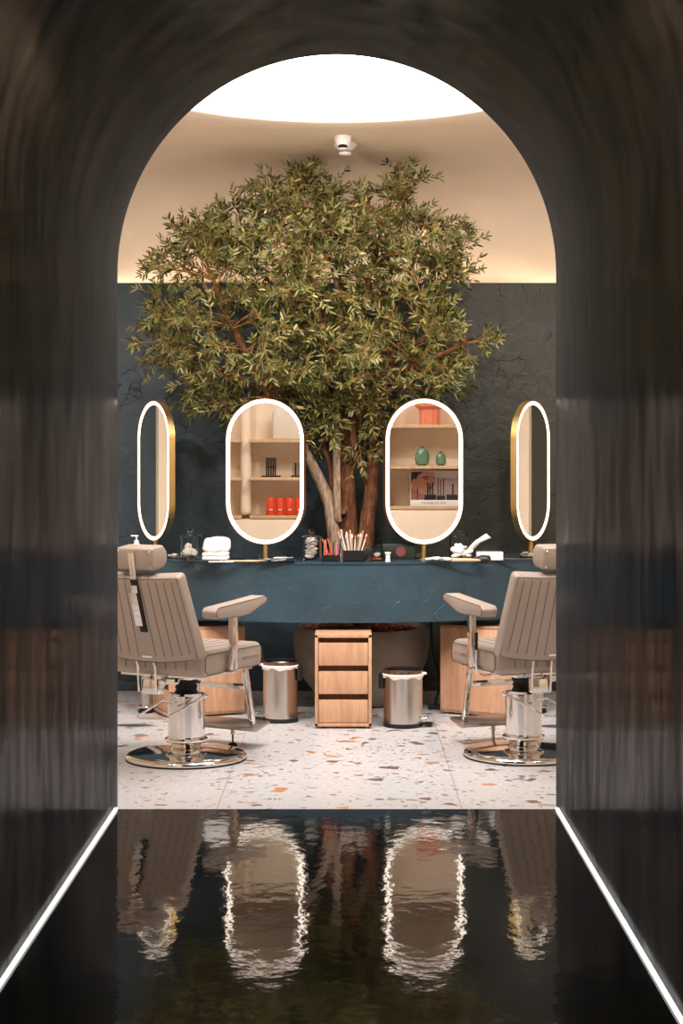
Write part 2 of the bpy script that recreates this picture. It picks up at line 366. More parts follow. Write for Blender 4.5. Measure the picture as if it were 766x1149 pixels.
def text_mesh(name, s, size, mat, parent, M4, ext=0.0008, spacing=1.0):
    cu = bpy.data.curves.new(name, 'FONT'); cu.body = s; cu.size = size; cu.extrude = ext; cu.align_x = 'CENTER'; cu.align_y = 'CENTER'; cu.space_character = spacing
    o = bpy.data.objects.new(name, cu); C.objects.link(o)
    dg = bpy.context.evaluated_depsgraph_get(); me = bpy.data.meshes.new_from_object(o.evaluated_get(dg))
    bpy.data.objects.remove(o); me.transform(M4); me.materials.clear(); me.materials.append(M[mat]); me.name = name
    o = bpy.data.objects.new(name, me); C.objects.link(o); o.parent = parent
    return o

# ------------------------------------------------------------ tunnel
YE = 6.30; FZ = 0.17
tx = (X(128, YE)+X(627, YE))/2; tr = (X(627, YE)-X(128, YE))/2; tz = Z(304, YE)
def arch_pts(r, n=72, z0=0.0):
    p = [(tx+r, z0)]+[(tx+r, z0+(tz-z0)*i/6) for i in range(1, 6)]
    p += [(tx+r*math.cos(a), tz+r*math.sin(a)) for a in [PI*i/n for i in range(n+1)]]
    p += [(tx-r, z0+(tz-z0)*i/6) for i in range(5, 0, -1)]+[(tx-r, z0)]
    return p
mb = MB(); ap = arch_pts(tr, z0=0.0); Y0 = -1.6
ys = [Y0+(YE-Y0)*i/12 for i in range(13)]
vs = [(x, y, z) for y in ys for x, z in ap]; n = len(ap)
fs = [(j*n+i, (j+1)*n+i, (j+1)*n+i+1, j*n+i+1) for j in range(12) for i in range(n-1)]
mb.faces(vs, fs); struct(mb.build('wall_tunnel', 'tunnel', angle=60))
mb = MB(); mb.box((tx, Y0-0.03, 1.7), (tr*2+0.1, 0.06, 3.4)); struct(mb.build('wall_rear', 'tunnel'))
mb = MB(); mb.box((tx, (Y0+YE)/2, FZ/2), (tr*2, YE-Y0, FZ), smooth=False); fl = struct(mb.build('floor_tunnel', 'glossfloor', smooth=False))
mb = MB(); mb.box((tx, YE+0.008, FZ/2-0.003), (tr*2, 0.016, FZ-0.006), bev=0.004); struct(mb.build('trim_1', 'dark_step'))
for s, nm in ((-1, 'left'), (1, 'right')):
    mb = MB(); mb.box((tx+s*(tr-0.009), (Y0+YE)/2, FZ+0.005), (0.013, YE-Y0-0.02, 0.008), bev=0.002)
    tag(mb.build('light_strip', 'strip'), 'thin white glowing light strip along the %s edge of the black tunnel floor' % nm, 'light strip', 'floor light strips')

# front wall of the salon with the arched opening (seen from the salon side and by its lower lip)
mb = MB()
inner = arch_pts(tr+0.001, 72)
def ringmap(p):   # project each arch point outwards to the rectangle
    dx = p[0]-tx; dz = p[1]-1.6
    k = min((1.5-abs(tx))/abs(dx) if abs(dx) > 1e-6 else 1e9, (2.0/dz) if dz > 1e-6 else 1e9)
    if p[1] < 0.001: return (1.45 if dx > 0 else -1.45, 0)
    return (tx+dx*k, max(0, 1.6+dz*k))
om = [ringmap(p) for p in inner]
vs = [(x, YE+0.10, z) for x, z in inner]+[(x, YE+0.10, z) for x, z in om]+[(x, YE, z) for x, z in inner]
n = len(inner)
fs = [(i, i+1, n+i+1, n+i) for i in range(n-1)]
mb.faces(vs, fs, 'cream')
fs2 = [(i, 2*n+i, 2*n+i+1, i+1) for i in range(n-1)]
mb.faces(vs, fs2, 'tunnel')
struct(mb.build('wall_front', None, angle=50))

# ------------------------------------------------------------ salon shell
YB = 10.68
mb = MB(); mb.box((0, (5.1+11.3)/2, -0.06), (6.8, 11.3-5.1, 0.12)); floor = struct(mb.build('floor', 'terrazzo', smooth=False))
for (px, py, a, b_) in ((151, 814, 0.16, 0.06), (623, 815, 0.15, 0.06)):
    Yc = H*F/(py-CY); xc = X(px, Yc)
    mb = MB(); mb.faces([(xc-a*0.75, Yc-0.01, 0.0012), (xc-0.01, Yc-b_, 0.0012), (xc+a*0.8, Yc-b_*0.3, 0.0012), (xc+a*0.3, Yc+b_, 0.0012), (xc-a*0.5, Yc+b_*0.7, 0.0012)], [(0, 1, 2, 3, 4)])
    mb.build('floor_patch', 'patch_dark', floor, smooth=False)  # dark grey patch lying flat on the terrazzo
mb = MB(); mb.box((0, YB+0.04, 1.3), (4.15, 0.08, 2.6)); struct(mb.build('wall_back', 'teal', smooth=False))
mb = MB()
for s in (-1, 1): mb.box((s*2.74, YB+0.03, 1.3), (1.33, 0.10, 2.6))
struct(mb.build('wall_pilasters', 'cream', smooth=False))
mb = MB(); mb.box((0, YB-0.004, 0.03), (4.1, 0.012, 0.06), bev=0.003); struct(mb.build('baseboard_back', 'teal'))
mb = MB(); mb.box((0, 11.3, 1.6), (6.9, 0.06, 3.2)); struct(mb.build('wall_cove', 'cream', smooth=False))
for s, nm in ((-1, 'wall_left'), (1, 'wall_right')):
    mb = MB(); mb.box((s*3.42, 8.2, 1.8), (0.06, 6.3, 3.6)); struct(mb.build(nm, 'cream', smooth=False))
mb = MB()
for s in (-1, 1): mb.box((s*2.25, 5.10, 1.8), (2.4, 0.06, 3.6))
struct(mb.build('wall_near', 'cream', smooth=False))
# cove strip hidden behind the head of the teal wall
mb = MB(); mb.box((0, YB+0.20, 2.50), (6.4, 0.05, 0.02)); tag(mb.build('cove_light', 'cove'), 'warm glowing cove strip hidden along the top of the teal back wall', 'light strip')
mb = MB(); mb.box((0, YB+0.25, 2.47), (6.6, 0.36, 0.03)); struct(mb.build('trim_2', 'cream', smooth=False))
# ceiling: shallow round dome with a luminous oculus
ocx, ocy, ocr, ocz = -0.06, 7.96, 1.09, 3.30
prof = [(1.09, 3.42), (1.09, 3.30), (1.105, 3.292), (1.3, 3.29), (1.6, 3.285), (1.9, 3.275), (2.1, 3.26), (2.3, 3.235), (2.5, 3.19), (2.7, 3.12), (2.85, 3.04), (3.0, 2.93), (3.12, 2.80), (3.22, 2.68), (3.3, 2.62), (3.9, 2.60)]
mb = MB(); b = bmesh.new(); seg = 120; rings = []
for r, z in prof: rings.append([b.verts.new((ocx+r*math.cos(k*2*PI/seg), ocy+r*math.sin(k*2*PI/seg), z)) for k in range(seg)])
for i in range(len(rings)-1):
    for k in range(seg):
        q = (rings[i][k], rings[i][(k+1) % seg], rings[i+1][(k+1) % seg], rings[i+1][k])
        if min(v.co.y for v in q) < (YE+0.02 if min(abs(v.co.x) for v in q) < 1.5 else 5.1) or max(abs(v.co.x) for v in q) > 3.5: continue
        b.faces.new(q)
lone = [v for v in b.verts if not v.link_faces]
bmesh.ops.delete(b, geom=lone, context='VERTS')
mb.merge(b); struct(mb.build('ceiling', 'cream', angle=40))
mb = MB(); mb.box((0, 8.3, 3.62), (7.2, 6.8, 0.05)); struct(mb.build('ceiling_slab', 'cream', smooth=False))
mb = MB(); mb.lathe([(0, 3.40), (ocr-0.002, 3.40), (ocr-0.002, 3.43), (0, 3.43)], (ocx, ocy, 0), 96)
tag(mb.build('ceiling_light', 'oculus'), 'large round luminous white ceiling disc above the salon floor', 'ceiling light')

# ------------------------------------------------------------ counter
ccx, ccy, R1, R0 = -0.04, 11.30, 1.90, 1.45; TB, TT = 0.56, 0.90
def arc_band(mb, ra, rb, z0, z1, mat=None, bev=0.0, a=72, n=80):
    b = bmesh.new(); cols = []
    for i in range(n+1):
        t = math.radians(-a+2*a*i/n)
        col = []
        for r, z in ((ra, z0), (rb, z0), (rb, z1), (ra, z1)):
            col.append(b.verts.new((ccx+r*math.sin(t), min(ccy-r*math.cos(t), YB-0.005), z)))
        cols.append(col)
    for i in range(n):
        for k in range(4):
            b.faces.new((cols[i][k], cols[i+1][k], cols[i+1][(k+1) % 4], cols[i][(k+1) % 4]))
    b.faces.new(cols[0]); b.faces.new(cols[-1][::-1])
    bmesh.ops.remove_doubles(b, verts=b.verts[:], dist=1e-5)
    bmesh.ops.recalc_face_normals(b, faces=b.faces[:]); mb.merge(b, mat)
counter = empty('counter', (0, 0, 0), 0, 'curved blue teal plaster styling counter running in front of the tree', 'counter')
mb = MB(); arc_band(mb, R0, R1, TB, TT-0.012); mb.build('fascia', 'teal_counter', counter, angle=30)
mb = MB(); arc_band(mb, R0-0.004, R1+0.006, TT-0.012, TT); mb.build('worktop', pbr('glossy blue counter top', rgb(46, 70, 84), 0.18, var=0.1), counter, angle=30)
for px in (163.5, 604.5):
    Yl = 9.78; xl = X(px, Yl)
    mb = MB(); mb.tube([(xl, Yl, 0.0), (xl, Yl, TB+0.01)], 0.027, 20)
    lg = mb.build('support_leg', pbr('grey painted steel', rgb(160, 152, 150), 0.4), counter)
    mb = MB(); mb.lathe([(0.0, 0.0), (0.045, 0.0), (0.045, 0.012), (0.03, 0.03), (0.0, 0.03)], (xl, Yl, 0), 20, 'rubber')
    mb.tube([(xl+0.04*math.cos(t), Yl+0.04*math.sin(t), 0.035) for t in [i*PI/8 for i in range(16)]], 0.006, 6, 'chrome', True)
    mb.build('leg_foot', None, lg)

# ------------------------------------------------------------ drawer cabinets
def drawer_unit(loc, rz, label, Wd=0.312, D=0.46, Hh=0.517):
    t = empty('drawer_cabinet', loc, rz, label, 'cabinet', 'oak drawer cabinets under the counter')
    th = 0.018
    mb = MB()
    mb.box((0, D/2, Hh-th/2), (Wd, D, th), bev=0.002); mb.box((0, D/2, 0.012+th/2), (Wd, D, th), bev=0.002)
    for s in (-1, 1): mb.box((s*(Wd/2-th/2), D/2, Hh/2+0.006), (th, D, Hh-0.014), bev=0.002)
    mb.box((0, D-0.01, Hh/2), (Wd-0.02, 0.012, Hh-0.03)); mb.box((0, 0.05+D/2, Hh/2), (Wd-2*th, D-0.12, Hh-0.05))
    mb.build('carcass', 'wood', t)
    n = 3; inner_h = Hh-0.012-2*th; gap = 0.028; dh = (inner_h-3*gap)/3
    for i in range(3):
        zc = 0.012+th+dh/2+i*(dh+gap)+0.002
        mb = MB(); mb.box((0, 0.014, zc), (Wd-2*th-0.006, 0.018, dh-0.004), bev=0.0015)
        mb.box((0, 0.05, zc-0.005), (Wd-2*th-0.02, 0.06, dh-0.02)); mb.build('drawer', 'wood', t)
    for sx in (-1, 1):
        for yy in (0.05, D-0.05):
            mb = MB(); mb.lathe([(0, 0), (0.016, 0), (0.018, 0.012), (0, 0.013)], (sx*(Wd/2-0.05), yy, 0), 14); mb.build('foot', 'black', t)
    return t
drawer_unit((X(385, 9.19), 9.19, 0), 0, 'light oak three-drawer cabinet in the middle below the counter, in front of the planter')
drawer_unit((X(180, 9.66), 9.66, 0), math.radians(-66), 'light oak drawer cabinet turned sideways behind the left barber chair')
drawer_unit((X(587, 9.70), 9.66, 0), math.radians(62), 'light oak drawer cabinet turned sideways behind the right barber chair')

# ------------------------------------------------------------ illuminated mirrors
def stadium(w_, h_, n=24):
    r = w_/2; k = h_/2-r
    p = [(r*math.cos(t), k+r*math.sin(t)) for t in [PI*i/n for i in range(n+1)]]
    p += [(-r*math.cos(t), -k-r*math.sin(t)) for t in [PI*i/n for i in range(n+1)]]
    return p
def oval_mirror(loc, rz, label, rim, w_=0.475, h_=0.845, zc=0.505, tilt=0.0):
    # front faces local -Y
    t = empty('vanity_mirror', loc, rz, label, 'mirror', 'illuminated oval mirrors on the counter')
    T = Matrix.Translation((0, 0, zc)) @ RX(tilt)
    def band(ow, oh, iw, ih, y0, y1):
        b = bmesh.new(); O = stadium(ow, oh); I = stadium(iw, ih); n = len(O)
        a = [b.verts.new((x, y0, z)) for x, z in O]; c = [b.verts.new((x, y1, z)) for x, z in O]
        d = [b.verts.new((x, y0, z)) for x, z in I]; e = [b.verts.new((x, y1, z)) for x, z in I]
        for i in range(n):
            j = (i+1) % n
            for q in ((a[i], a[j], c[j], c[i]), (d[j], d[i], e[i], e[j]), (a[j], a[i], d[i], d[j]), (c[i], c[j], e[j], e[i])): b.faces.new(q)
        bmesh.ops.recalc_face_normals(b, faces=b.faces[:]); return b
    mb = MB(); mb.merge(band(w_, h_, w_-0.010, h_-0.010, -0.003, 0.036), None, T)
    mb.prism(stadium(w_-0.006, h_-0.006), 0.004, T @ Matrix.Translation((0, 0.034, 0))); mb.build('frame', rim, t)
    mb = MB(); mb.merge(band(w_-0.011, h_-0.011, w_-0.051, h_-0.051, -0.002, 0.006), None, T); mb.build('light_ring', 'ring', t)
    mb = MB(); mb.prism(stadium(w_-0.052, h_-0.052), 0.003, T @ Matrix.Translation((0, 0.002, 0))); mb.build('mirror_glass', 'mirror', t, angle=20)
    mb = MB(); mb.tube([(0, 0.016, 0.004), (0, 0.016, zc-h_/2+0.01)], 0.0135, 18); mb.lathe([(0, 0), (0.03, 0), (0.03, 0.004), (0, 0.004)], (0, 0.016, 0), 24)
    mb.build('stand', 'brass', t)
    return t
A1, A2 = math.radians(14.0), math.radians(15.5)
M1 = (X(297, 9.66), 9.66, TT); M2 = (X(476, 9.66), 9.66, TT)
zc1 = (Z(445, 9.66)+Z(613, 9.66))/2-TT
# rz: front is -Y; turning clockwise seen from above (negative) makes it look to the left
oval_mirror(M1, -A1, 'light-ringed oval mirror left of the tree trunk, reflecting red canisters', 'rose', zc=zc1, tilt=math.radians(-0.0))
oval_mirror(M2, A2, 'light-ringed oval mirror right of the tree trunk, reflecting two green vases', 'rose', zc=zc1)
oval_mirror((X(172, 10.08), 10.08, TT), math.radians(-59), 'oval mirror with brass side turned sideways at the far left of the counter', 'brass', zc=zc1, w_=0.462)
oval_mirror((X(598, 10.08), 10.08, TT), math.radians(58), 'oval mirror with brass side turned sideways at the far right of the counter', 'brass', zc=zc1, w_=0.462)

# ------------------------------------------------------------ display shelves that the two middle mirrors reflect
def shelf_frame(mir, ang, side, dist):
    # side -1: left mirror.  returns matrix whose local +X runs to image right, local -Y... front faces local +Y
    mx, my, mz = mir
    vx, vy = mx, my; L = math.hypot(vx, vy); vx, vy = vx/L, vy/L
    nx, ny = (-math.sin(ang), -math.cos(ang)) if side < 0 else (math.sin(ang), -math.cos(ang))
    d = vx*nx+vy*ny; rx, ry = vx-2*d*nx, vy-2*d*ny
    ox, oy = mx+rx*dist, my+ry*dist
    # local y axis = toward mirror = (-rx,-ry); local x axis = image right
    yx, yy = -rx, -ry
    xx, xy = yy, -yx
    m = Matrix(((xx, yx, 0, ox), (xy, yy, 0, oy), (0, 0, 1, 0), (0, 0, 0, 1)))
    return m
def place_m(o, m4):
    o.matrix_world = m4; return o
def mk_empty_m(name, m4, label, cat, group=None):
    o = empty(name, (0, 0, 0), 0, label, cat, group); o.location = m4.to_translation(); o.rotation_euler = m4.to_euler(); return o
FD1 = 3.66; FM1 = shelf_frame(M1, A1, -1, FD1); S1 = F/(math.hypot(M1[0], M1[1])+FD1)
FD2 = 3.45; FM2 = shelf_frame(M2, A2, 1, FD2); S2 = F/(math.hypot(M2[0], M2[1])+FD2)
def u1(px): return (px-297)/S1
def z1(py): return H-(py-CY)/S1
def u2(px): return (px-476)/S2
def z2(py): return H-(py-CY)/S2
def shelving(FM, segs, shelfz, label, base_top, name='display_shelving'):
    t = mk_empty_m(name, FM, label, 'shelves')
    DD = 0.28; u0 = min(s[0] for s in segs)-0.02; u9 = max(s[1] for s in segs)+0.02
    mb = MB(); mb.box(((u0+u9)/2, -DD-0.01, 1.2), (u9-u0, 0.02, 2.4)); mb.build('back_panel', 'cream', t)
    for x_ in (u0, u9):
        mb = MB(); mb.box((x_, -DD/2, 1.2), (0.03, DD+0.02, 2.4), bev=0.004); mb.build('side_panel', 'cream', t)
    mb = MB(); mb.box(((u0+u9)/2, -DD/2, base_top/2), (u9-u0, DD, base_top), bev=0.004); mb.build('base_cabinet', 'cream', t)
    for (a, b_) in segs:
        for z in shelfz:
            mb = MB(); mb.box(((a+b_)/2, -DD/2+0.004, z-0.0125), (b_-a, DD, 0.025), bev=0.002); mb.build('shelf', 'cream_wood', t)
    return t
sh1 = [z1(578.5), z1(535.5), z1(493)]
t1 = shelving(FM1, [(u1(215), u1(271)), (u1(280), u1(380))], sh1, 'cream display shelving with red canisters, seen in the left middle mirror', sh1[0]-0.03)
mb = MB(); mb.box(((u1(271)+u1(280))/2, -0.20, (sh1[0]+2.4)/2), (0.085, 0.18, 2.4-sh1[0]), bev=0.038, seg=6); mb.build('divider', 'cream', t1)
sh2 = [z2(568), z2(522.5), z2(476.5)]
t2 = shelving(FM2, [(u2(438), u2(560))], sh2, 'cream display shelving with green vases, seen in the right middle mirror', sh2[0]-0.03)
# items on the shelving (front faces local +Y; local x is image right)
def on_shelf(FM, u, z, y=-0.14): return FM @ Matrix.Translation((u, y, z))
nm = ['nearest the dark stand side', 'second of the row', 'third of the row', 'at the row end']
for i in range(4):
    u = u1(303.5+i*10.8)
    t = mk_empty_m('canister', on_shelf(FM1, u, sh1[0], -0.10), 'orange red cylindrical canister in the mirror reflection, '+['leftmost of four', 'second from left of four', 'third from left of four', 'rightmost of four'][i], 'canister', 'red canisters on the low shelf')
    mb = MB(); mb.lathe([(0, 0), (0.034, 0), (0.035, 0.002), (0.035, 0.135), (0.033, 0.138), (0, 0.138)], seg=24); mb.build('body', 'red', t)
    mb = MB(); mb.box((0, 0.0355, 0.045), (0.028, 0.001, 0.008)); mb.build('label', 'white', t)
t = mk_empty_m('cosmetics_display', on_shelf(FM1, u1(304), sh1[1]), 'black stand holding upright black tubes on the middle reflected shelf', 'display stand')
mb = MB(); mb.box((0, 0, 0.006), (0.155, 0.09, 0.012), bev=0.002); mb.box((0, 0, 0.08), (0.085, 0.05, 0.012)); mb.build('base', 'black', t)
for i in range(5):
    mb = MB(); mb.tube([((i-2)*0.017, 0.01, 0.012), ((i-2)*0.017, 0.01, 0.155)], 0.0068, 10); mb.build('tube', 'black', t)
t = mk_empty_m('lipstick_display', on_shelf(FM1, u1(333), sh1[1]), 'stand of silver and black tubes at the right of the reflected shelf', 'display stand')
mb = MB(); mb.box((0, 0, 0.006), (0.09, 0.08, 0.012), bev=0.002); mb.build('base', 'black', t)
for i in range(4):
    mb = MB(); mb.tube([((i-1.5)*0.018, 0.01, 0.012), ((i-1.5)*0.018, 0.01, 0.115)], 0.0075, 10); mb.build('tube', 'silver' if i % 2 == 0 else 'black', t)
mb = MB(); mb.prism([(x_, z_) for x_, z_ in [(-0.13, 0), (0.13, 0), (0.13, 0.25), (-0.10, 0.25), (-0.13, 0.22)]], 0.03, bev=0.012, seg=3)
o = mb.build('white_board', pbr('pale cream board', rgb(226, 214, 200), 0.5)); o.location = on_shelf(FM1, u1(324), sh1[2], -0.12).to_translation(); o.rotation_euler = FM1.to_euler()
tag(o, 'pale rounded square panel standing on the top reflected shelf', 'panel')
# right shelving
t = mk_empty_m('pedestal_vase', on_shelf(FM2, u2(482), sh2[2], -0.12), 'coral ribbed vase with wide rim on the top reflected shelf', 'vase')
mb = MB(); b = bmesh.new(); seg = 48; rings = []
for r, z in [(0.085, 0), (0.085, 0.12), (0.115, 0.145), (0.12, 0.20), (0.10, 0.20), (0.09, 0.15)]:
    rings.append([b.verts.new(((r-(0.006 if (k % 4 < 2 and z <= 0.12) else 0))*math.cos(k*2*PI/seg), (r-(0.006 if (k % 4 < 2 and z <= 0.12) else 0))*math.sin(k*2*PI/seg), z)) for k in range(seg)])
for i in range(len(rings)-1):
    for k in range(seg): b.faces.new((rings[i][k], rings[i][(k+1) % seg], rings[i+1][(k+1) % seg], rings[i+1][k]))
b.faces.new(rings[0][::-1]); b.faces.new(rings[-1]); mb.merge(b); mb.build('body', 'coral', t, angle=30)
for (px, s, lab) in ((473.5, 1.0, 'larger round sage green bottle vase on the middle reflected shelf'), (494.5, 0.72, 'smaller round sage green bottle vase on the middle reflected shelf')):
    mb = MB(); mb.lathe([(0, 0), (0.03*s, 0), (0.05*s, 0.012*s), (0.058*s, 0.05*s), (0.056*s, 0.09*s), (0.042*s, 0.125*s), (0.02*s, 0.137*s), (0.014*s, 0.142*s), (0.022*s, 0.153*s), (0.016*s, 0.153*s), (0.008*s, 0.14*s), (0, 0.14*s)], seg=32)
    o = mb.build('bottle_vase', 'green'); o.location = on_shelf(FM2, u2(px), sh2[1], -0.10).to_translation(); tag(o, lab, 'vase', 'green bottle vases')
ps = mk_empty_m('beauty_poster', on_shelf(FM2, u2(461), sh2[0], -0.20), 'beauty poster with a face standing on the low reflected shelf', 'poster')
PH = 0.288; PW = 0.50
def PP(x, y): return ((x-60)/640*0.40, (750-y)/490*0.262+0.012)     # from the magnified view of the poster
mb = MB(); mb.box((PW/2-0.01, 0, PH/2-0.004), (PW, 0.006, PH-0.012)); mb.build('board', 'poster', ps)
def flat(name, pts, mat, y, parent): 
    mb = MB(); q = [PP(*p) for p in pts]
    mb.prism(q, 0.0010, Matrix.Translation((0, 0.0032+y, 0))); return mb.build(name, mat, parent, smooth=False)
flat('face', [(70, 275), (350, 275), (362, 320), (352, 370), (372, 440), (350, 470), (345, 500), (300, 560), (270, 590), (215, 590), (160, 560), (120, 600), (110, 660), (60, 670), (60, 500), (75, 480), (60, 380)], 'skin', 0.000, ps)
flat('neck', [(60, 520), (110, 540), (200, 592), (250, 600), (240, 690), (60, 745)], 'skin_dark', 0.0008, ps)
flat('hair', [(60, 272), (215, 272), (150, 320), (120, 390), (95, 365), (75, 400), (60, 440)], 'hair', 0.0010, ps)
flat('eyebrow', [(200, 355), (240, 338), (290, 352), (285, 366), (240, 352), (205, 368)], 'hair', 0.0014, ps)
flat('eyebrow', [(335, 362), (362, 352), (360, 366), (338, 374)], 'hair', 0.0014, ps)
flat('eye', [(215, 378), (245, 370), (275, 382), (245, 392)], 'hair', 0.0014, ps)
flat('eye', [(335, 385), (357, 380), (352, 394)], 'hair', 0.0014, ps)
flat('mouth', [(262, 505), (300, 495), (335, 502), (310, 522), (280, 520)], 'lips', 0.0014, ps)
q = PP(545, 378); text_mesh('caption', 'love every look', 0.020, 'inkgrey', ps, Matrix.Translation((q[0], 0.0042, q[1])) @ RZ(PI) @ RX(PI/2))
tr_ = mk_empty_m('product_tray', on_shelf(FM2, u2(489), sh2[0], -0.075), 'white display tray of dark cosmetic tubes before the reflected poster', 'display tray')
mb = MB(); mb.box((0.03, 0, 0.024), (0.46, 0.11, 0.048), bev=0.003); mb.build('tray', 'white', tr_)
text_mesh('lettering', 'EYE TO BEAUTY', 0.024, 'gold', tr_, Matrix.Translation((-0.02, 0.056, 0.024)) @ RZ(PI) @ RX(PI/2), spacing=1.15)
for (px, h_, r) in ((468.3, 0.10, 0.004), (479.7, 0.14, 0.006), (482.3, 0.13, 0.005), (485.3, 0.14, 0.006), (491.3, 0.175, 0.0035), (494.2, 0.16, 0.0035), (497.5, 0.17, 0.0035), (508, 0.13, 0.006)):
    mb = MB(); mb.tube([(u2(px)-u2(489), 0.0, 0.046), (u2(px)-u2(489), 0.0, 0.046+h_)], r, 8); mb.build('tube', 'black', tr_)
for (px, wd, h_) in ((482.5, 0.09, 0.045), (494.5, 0.07, 0.035), (507, 0.09, 0.045)):
    mb = MB(); mb.box((u2(px)-u2(489), 0.02, 0.046+h_/2), (wd, 0.03, h_), bev=0.003); mb.build('tube_holder', 'darkgreen' if px > 490 else 'black', tr_)

# ------------------------------------------------------------ barber chairs
def rounded_slab(w_, d, h_, r, seg=4):
    b = bmesh.new(); bmesh.ops.create_cube(b, size=1)
    for v in b.verts: v.co = Vector((v.co.x*w_, v.co.y*d, v.co.z*h_))
    bmesh.ops.bevel(b, geom=b.edges[:], offset=r, segments=seg, profile=0.5, affect='EDGES'); return b
def barber_chair(loc, rz, label, mir):
    t = empty('barber_chair', loc, rz, label, 'barber chair', 'greige leather barber chairs')
    # base and column
    mb = MB(); mb.lathe([(0, 0.006), (0.297, 0.006), (0.300, 0.012), (0.298, 0.022), (0.284, 0.031), (0.26, 0.036), (0.12, 0.050), (0.10, 0.052), (0, 0.052)], seg=72); bs = mb.build('base', 'chrome', t, angle=60)
    mb = MB(); mb.lathe([(0, 0), (0.299, 0), (0.301, 0.006), (0.299, 0.008), (0, 0.008)], seg=72); mb.build('base_rim', 'rubber', bs)
    mb = MB(); mb.lathe([(0, 0.05), (0.085, 0.05), (0.070, 0.062), (0.076, 0.080), (0.098, 0.086), (0.106, 0.093), (0.106, 0.102), (0.094, 0.110), (0.091, 0.116), (0.091, 0.318), (0.084, 0.328), (0.06, 0.330), (0, 0.330)], seg=48)
    mb.build('column', 'chrome', t, angle=25)
    mb = MB(); mb.lathe([(0, 0.328), (0.060, 0.328), (0.050, 0.345), (0.056, 0.356), (0.050, 0.368), (0.060, 0.384), (0.056, 0.396), (0.072, 0.418), (0.074, 0.438), (0, 0.438)], seg=28); mb.build('boot', 'rubber', t)
    # pump lever
    m = mir
    pts = [(0.085*m, -0.02, 0.318), (0.10*m, -0.08, 0.322), (-0.05*m, -0.30, 0.255), (-0.07*m, -0.32, 0.247), (-0.20*m, -0.25, 0.240), (-0.215*m, -0.235, 0.243), (-0.11*m, -0.10, 0.300), (-0.06*m, -0.085, 0.29)]
    R_ = RZ(-rz)
    pts = [(R_ @ Vector(p)) for p in pts]
    mb = MB(); mb.tube(pts, 0.0062, 10); mb.sphere(pts[1], 0.014); mb.build('pump_lever', 'chrome', t)
    # seat
    SZ = 0.505; mb = MB()
    mb.prism([(-0.268, -0.062), (0.268, -0.062), (0.268, 0.062), (-0.268, 0.062)], 0.56, Matrix.Translation((0, 0.015, SZ)), bev=0.036, seg=5)
    st = mb.build('seat', 'leather', t, angle=50)
    mb = MB()
    for i in range(-3, 4):
        x = i*0.058; yb = -0.266; yf = 0.22
        mb.tube([(x, yf, SZ+0.062), (x, -0.22, SZ+0.062), (x, -0.250, SZ+0.050), (x, -0.2655, SZ+0.026), (x, -0.2655, SZ-0.026), (x, -0.25, SZ-0.05)], 0.0017, 5)
    for s in (-1, 1):
        mb.tube([(s*0.2705, y, z) for y, z in ((-0.225, SZ+0.045), (0.255, SZ+0.045), (0.275, SZ+0.03), (0.278, SZ-0.03), (0.26, SZ-0.05), (-0.225, SZ-0.05), (-0.245, SZ-0.03), (-0.245, SZ+0.03))], 0.0022, 6, None, True)
    mb.build('seat_seams', 'seam', st)
    for s in (-1, 1):
        text_mesh('logo_lettering', 'PIETRANERA', 0.026, 'chrome', st, Matrix.Translation((s*0.2715, 0.165, SZ-0.005)) @ RZ(PI/2*s) @ RX(PI/2), ext=0.0015, spacing=1.1)
    mb = MB(); mb.box((0, 0.01, SZ-0.068), (0.46, 0.48, 0.012), bev=0.003); mb.box((0, -0.01, SZ-0.085), (0.20, 0.22, 0.03), bev=0.006); mb.build('seat_frame', 'chrome', t)
    # recline mechanism
    mb = MB(); mb.box((-0.03, -0.245, 0.385), (0.10, 0.05, 0.07), bev=0.004); mb.box((0.03, -0.19, 0.41), (0.10, 0.09, 0.025), bev=0.004, rot=RZ(0.4))
    for xx in (-0.09, 0.01): mb.tube([(xx+0.0, -0.275, 0.36), (xx+0.0, -0.285, 0.48), (xx-0.005, -0.315, 0.60)], 0.006, 8)
    mb.cone((0.02, -0.24, 0.40), (0.02, -0.20, 0.42), 0.02, 0.02, 16)
    mb.build('recline_frame', 'chrome', t)
    # backrest leaning backwards
    lean = math.radians(19); T = Matrix.Translation((0, -0.285, 0.52)) @ RX(lean)
    hw0, hw1, hh, th = 0.295, 0.262, 0.455, 0.078
    out = []
    for i in range(13):      # bottom bulges down
        u = -1+2*i/12; out.append((u*hw0, -0.035*(1-u*u)+0.03))
    out += [(hw1, hh), ]+[(hw1*(1-2*i/8), hh-0.012*(1-(1-2*i/8)**2)) for i in range(1, 8)]+[(-hw1, hh)]
    mb = MB(); mb.prism(out, th, T, bev=0.030, seg=5); bk = mb.build('backrest', 'leather', t, angle=50)
    mb = MB()
    for i in range(-5, 6):
        if i == 0: continue
        u = i/5.6; xb = u*hw0*0.94; xt = u*hw1*0.94
        zb = -0.035*(1-u*u)+0.05
        for yy, in ((-th/2,), (th/2,)):
            mb.tube([T @ Vector((xb, yy*0.99, zb+0.02)), T @ Vector(((xb+xt)/2, yy, hh/2)), T @ Vector((xt, yy*0.99, hh-0.03)), T @ Vector((xt, yy*0.55, hh-0.008))], 0.0019, 5)
    mb.build('backrest_seams', 'seam', bk)
    mb = MB()
    for yy in (-th/2, th/2):
        s_ = [T @ Vector((x*0.955, yy*0.86, (z-0.2)*0.955+0.2)) for x, z in out]
        mb.tube(s_, 0.0024, 6, None, True)
    mb.build('piping', 'seam', bk)
    mb = MB(); mb.box(T @ Vector((0, -th/2-0.001, 0.035)), (0.055, 0.004, 0.012), rot=RX(lean), bev=0.001); mb.build('name_plate', 'chrome', bk)
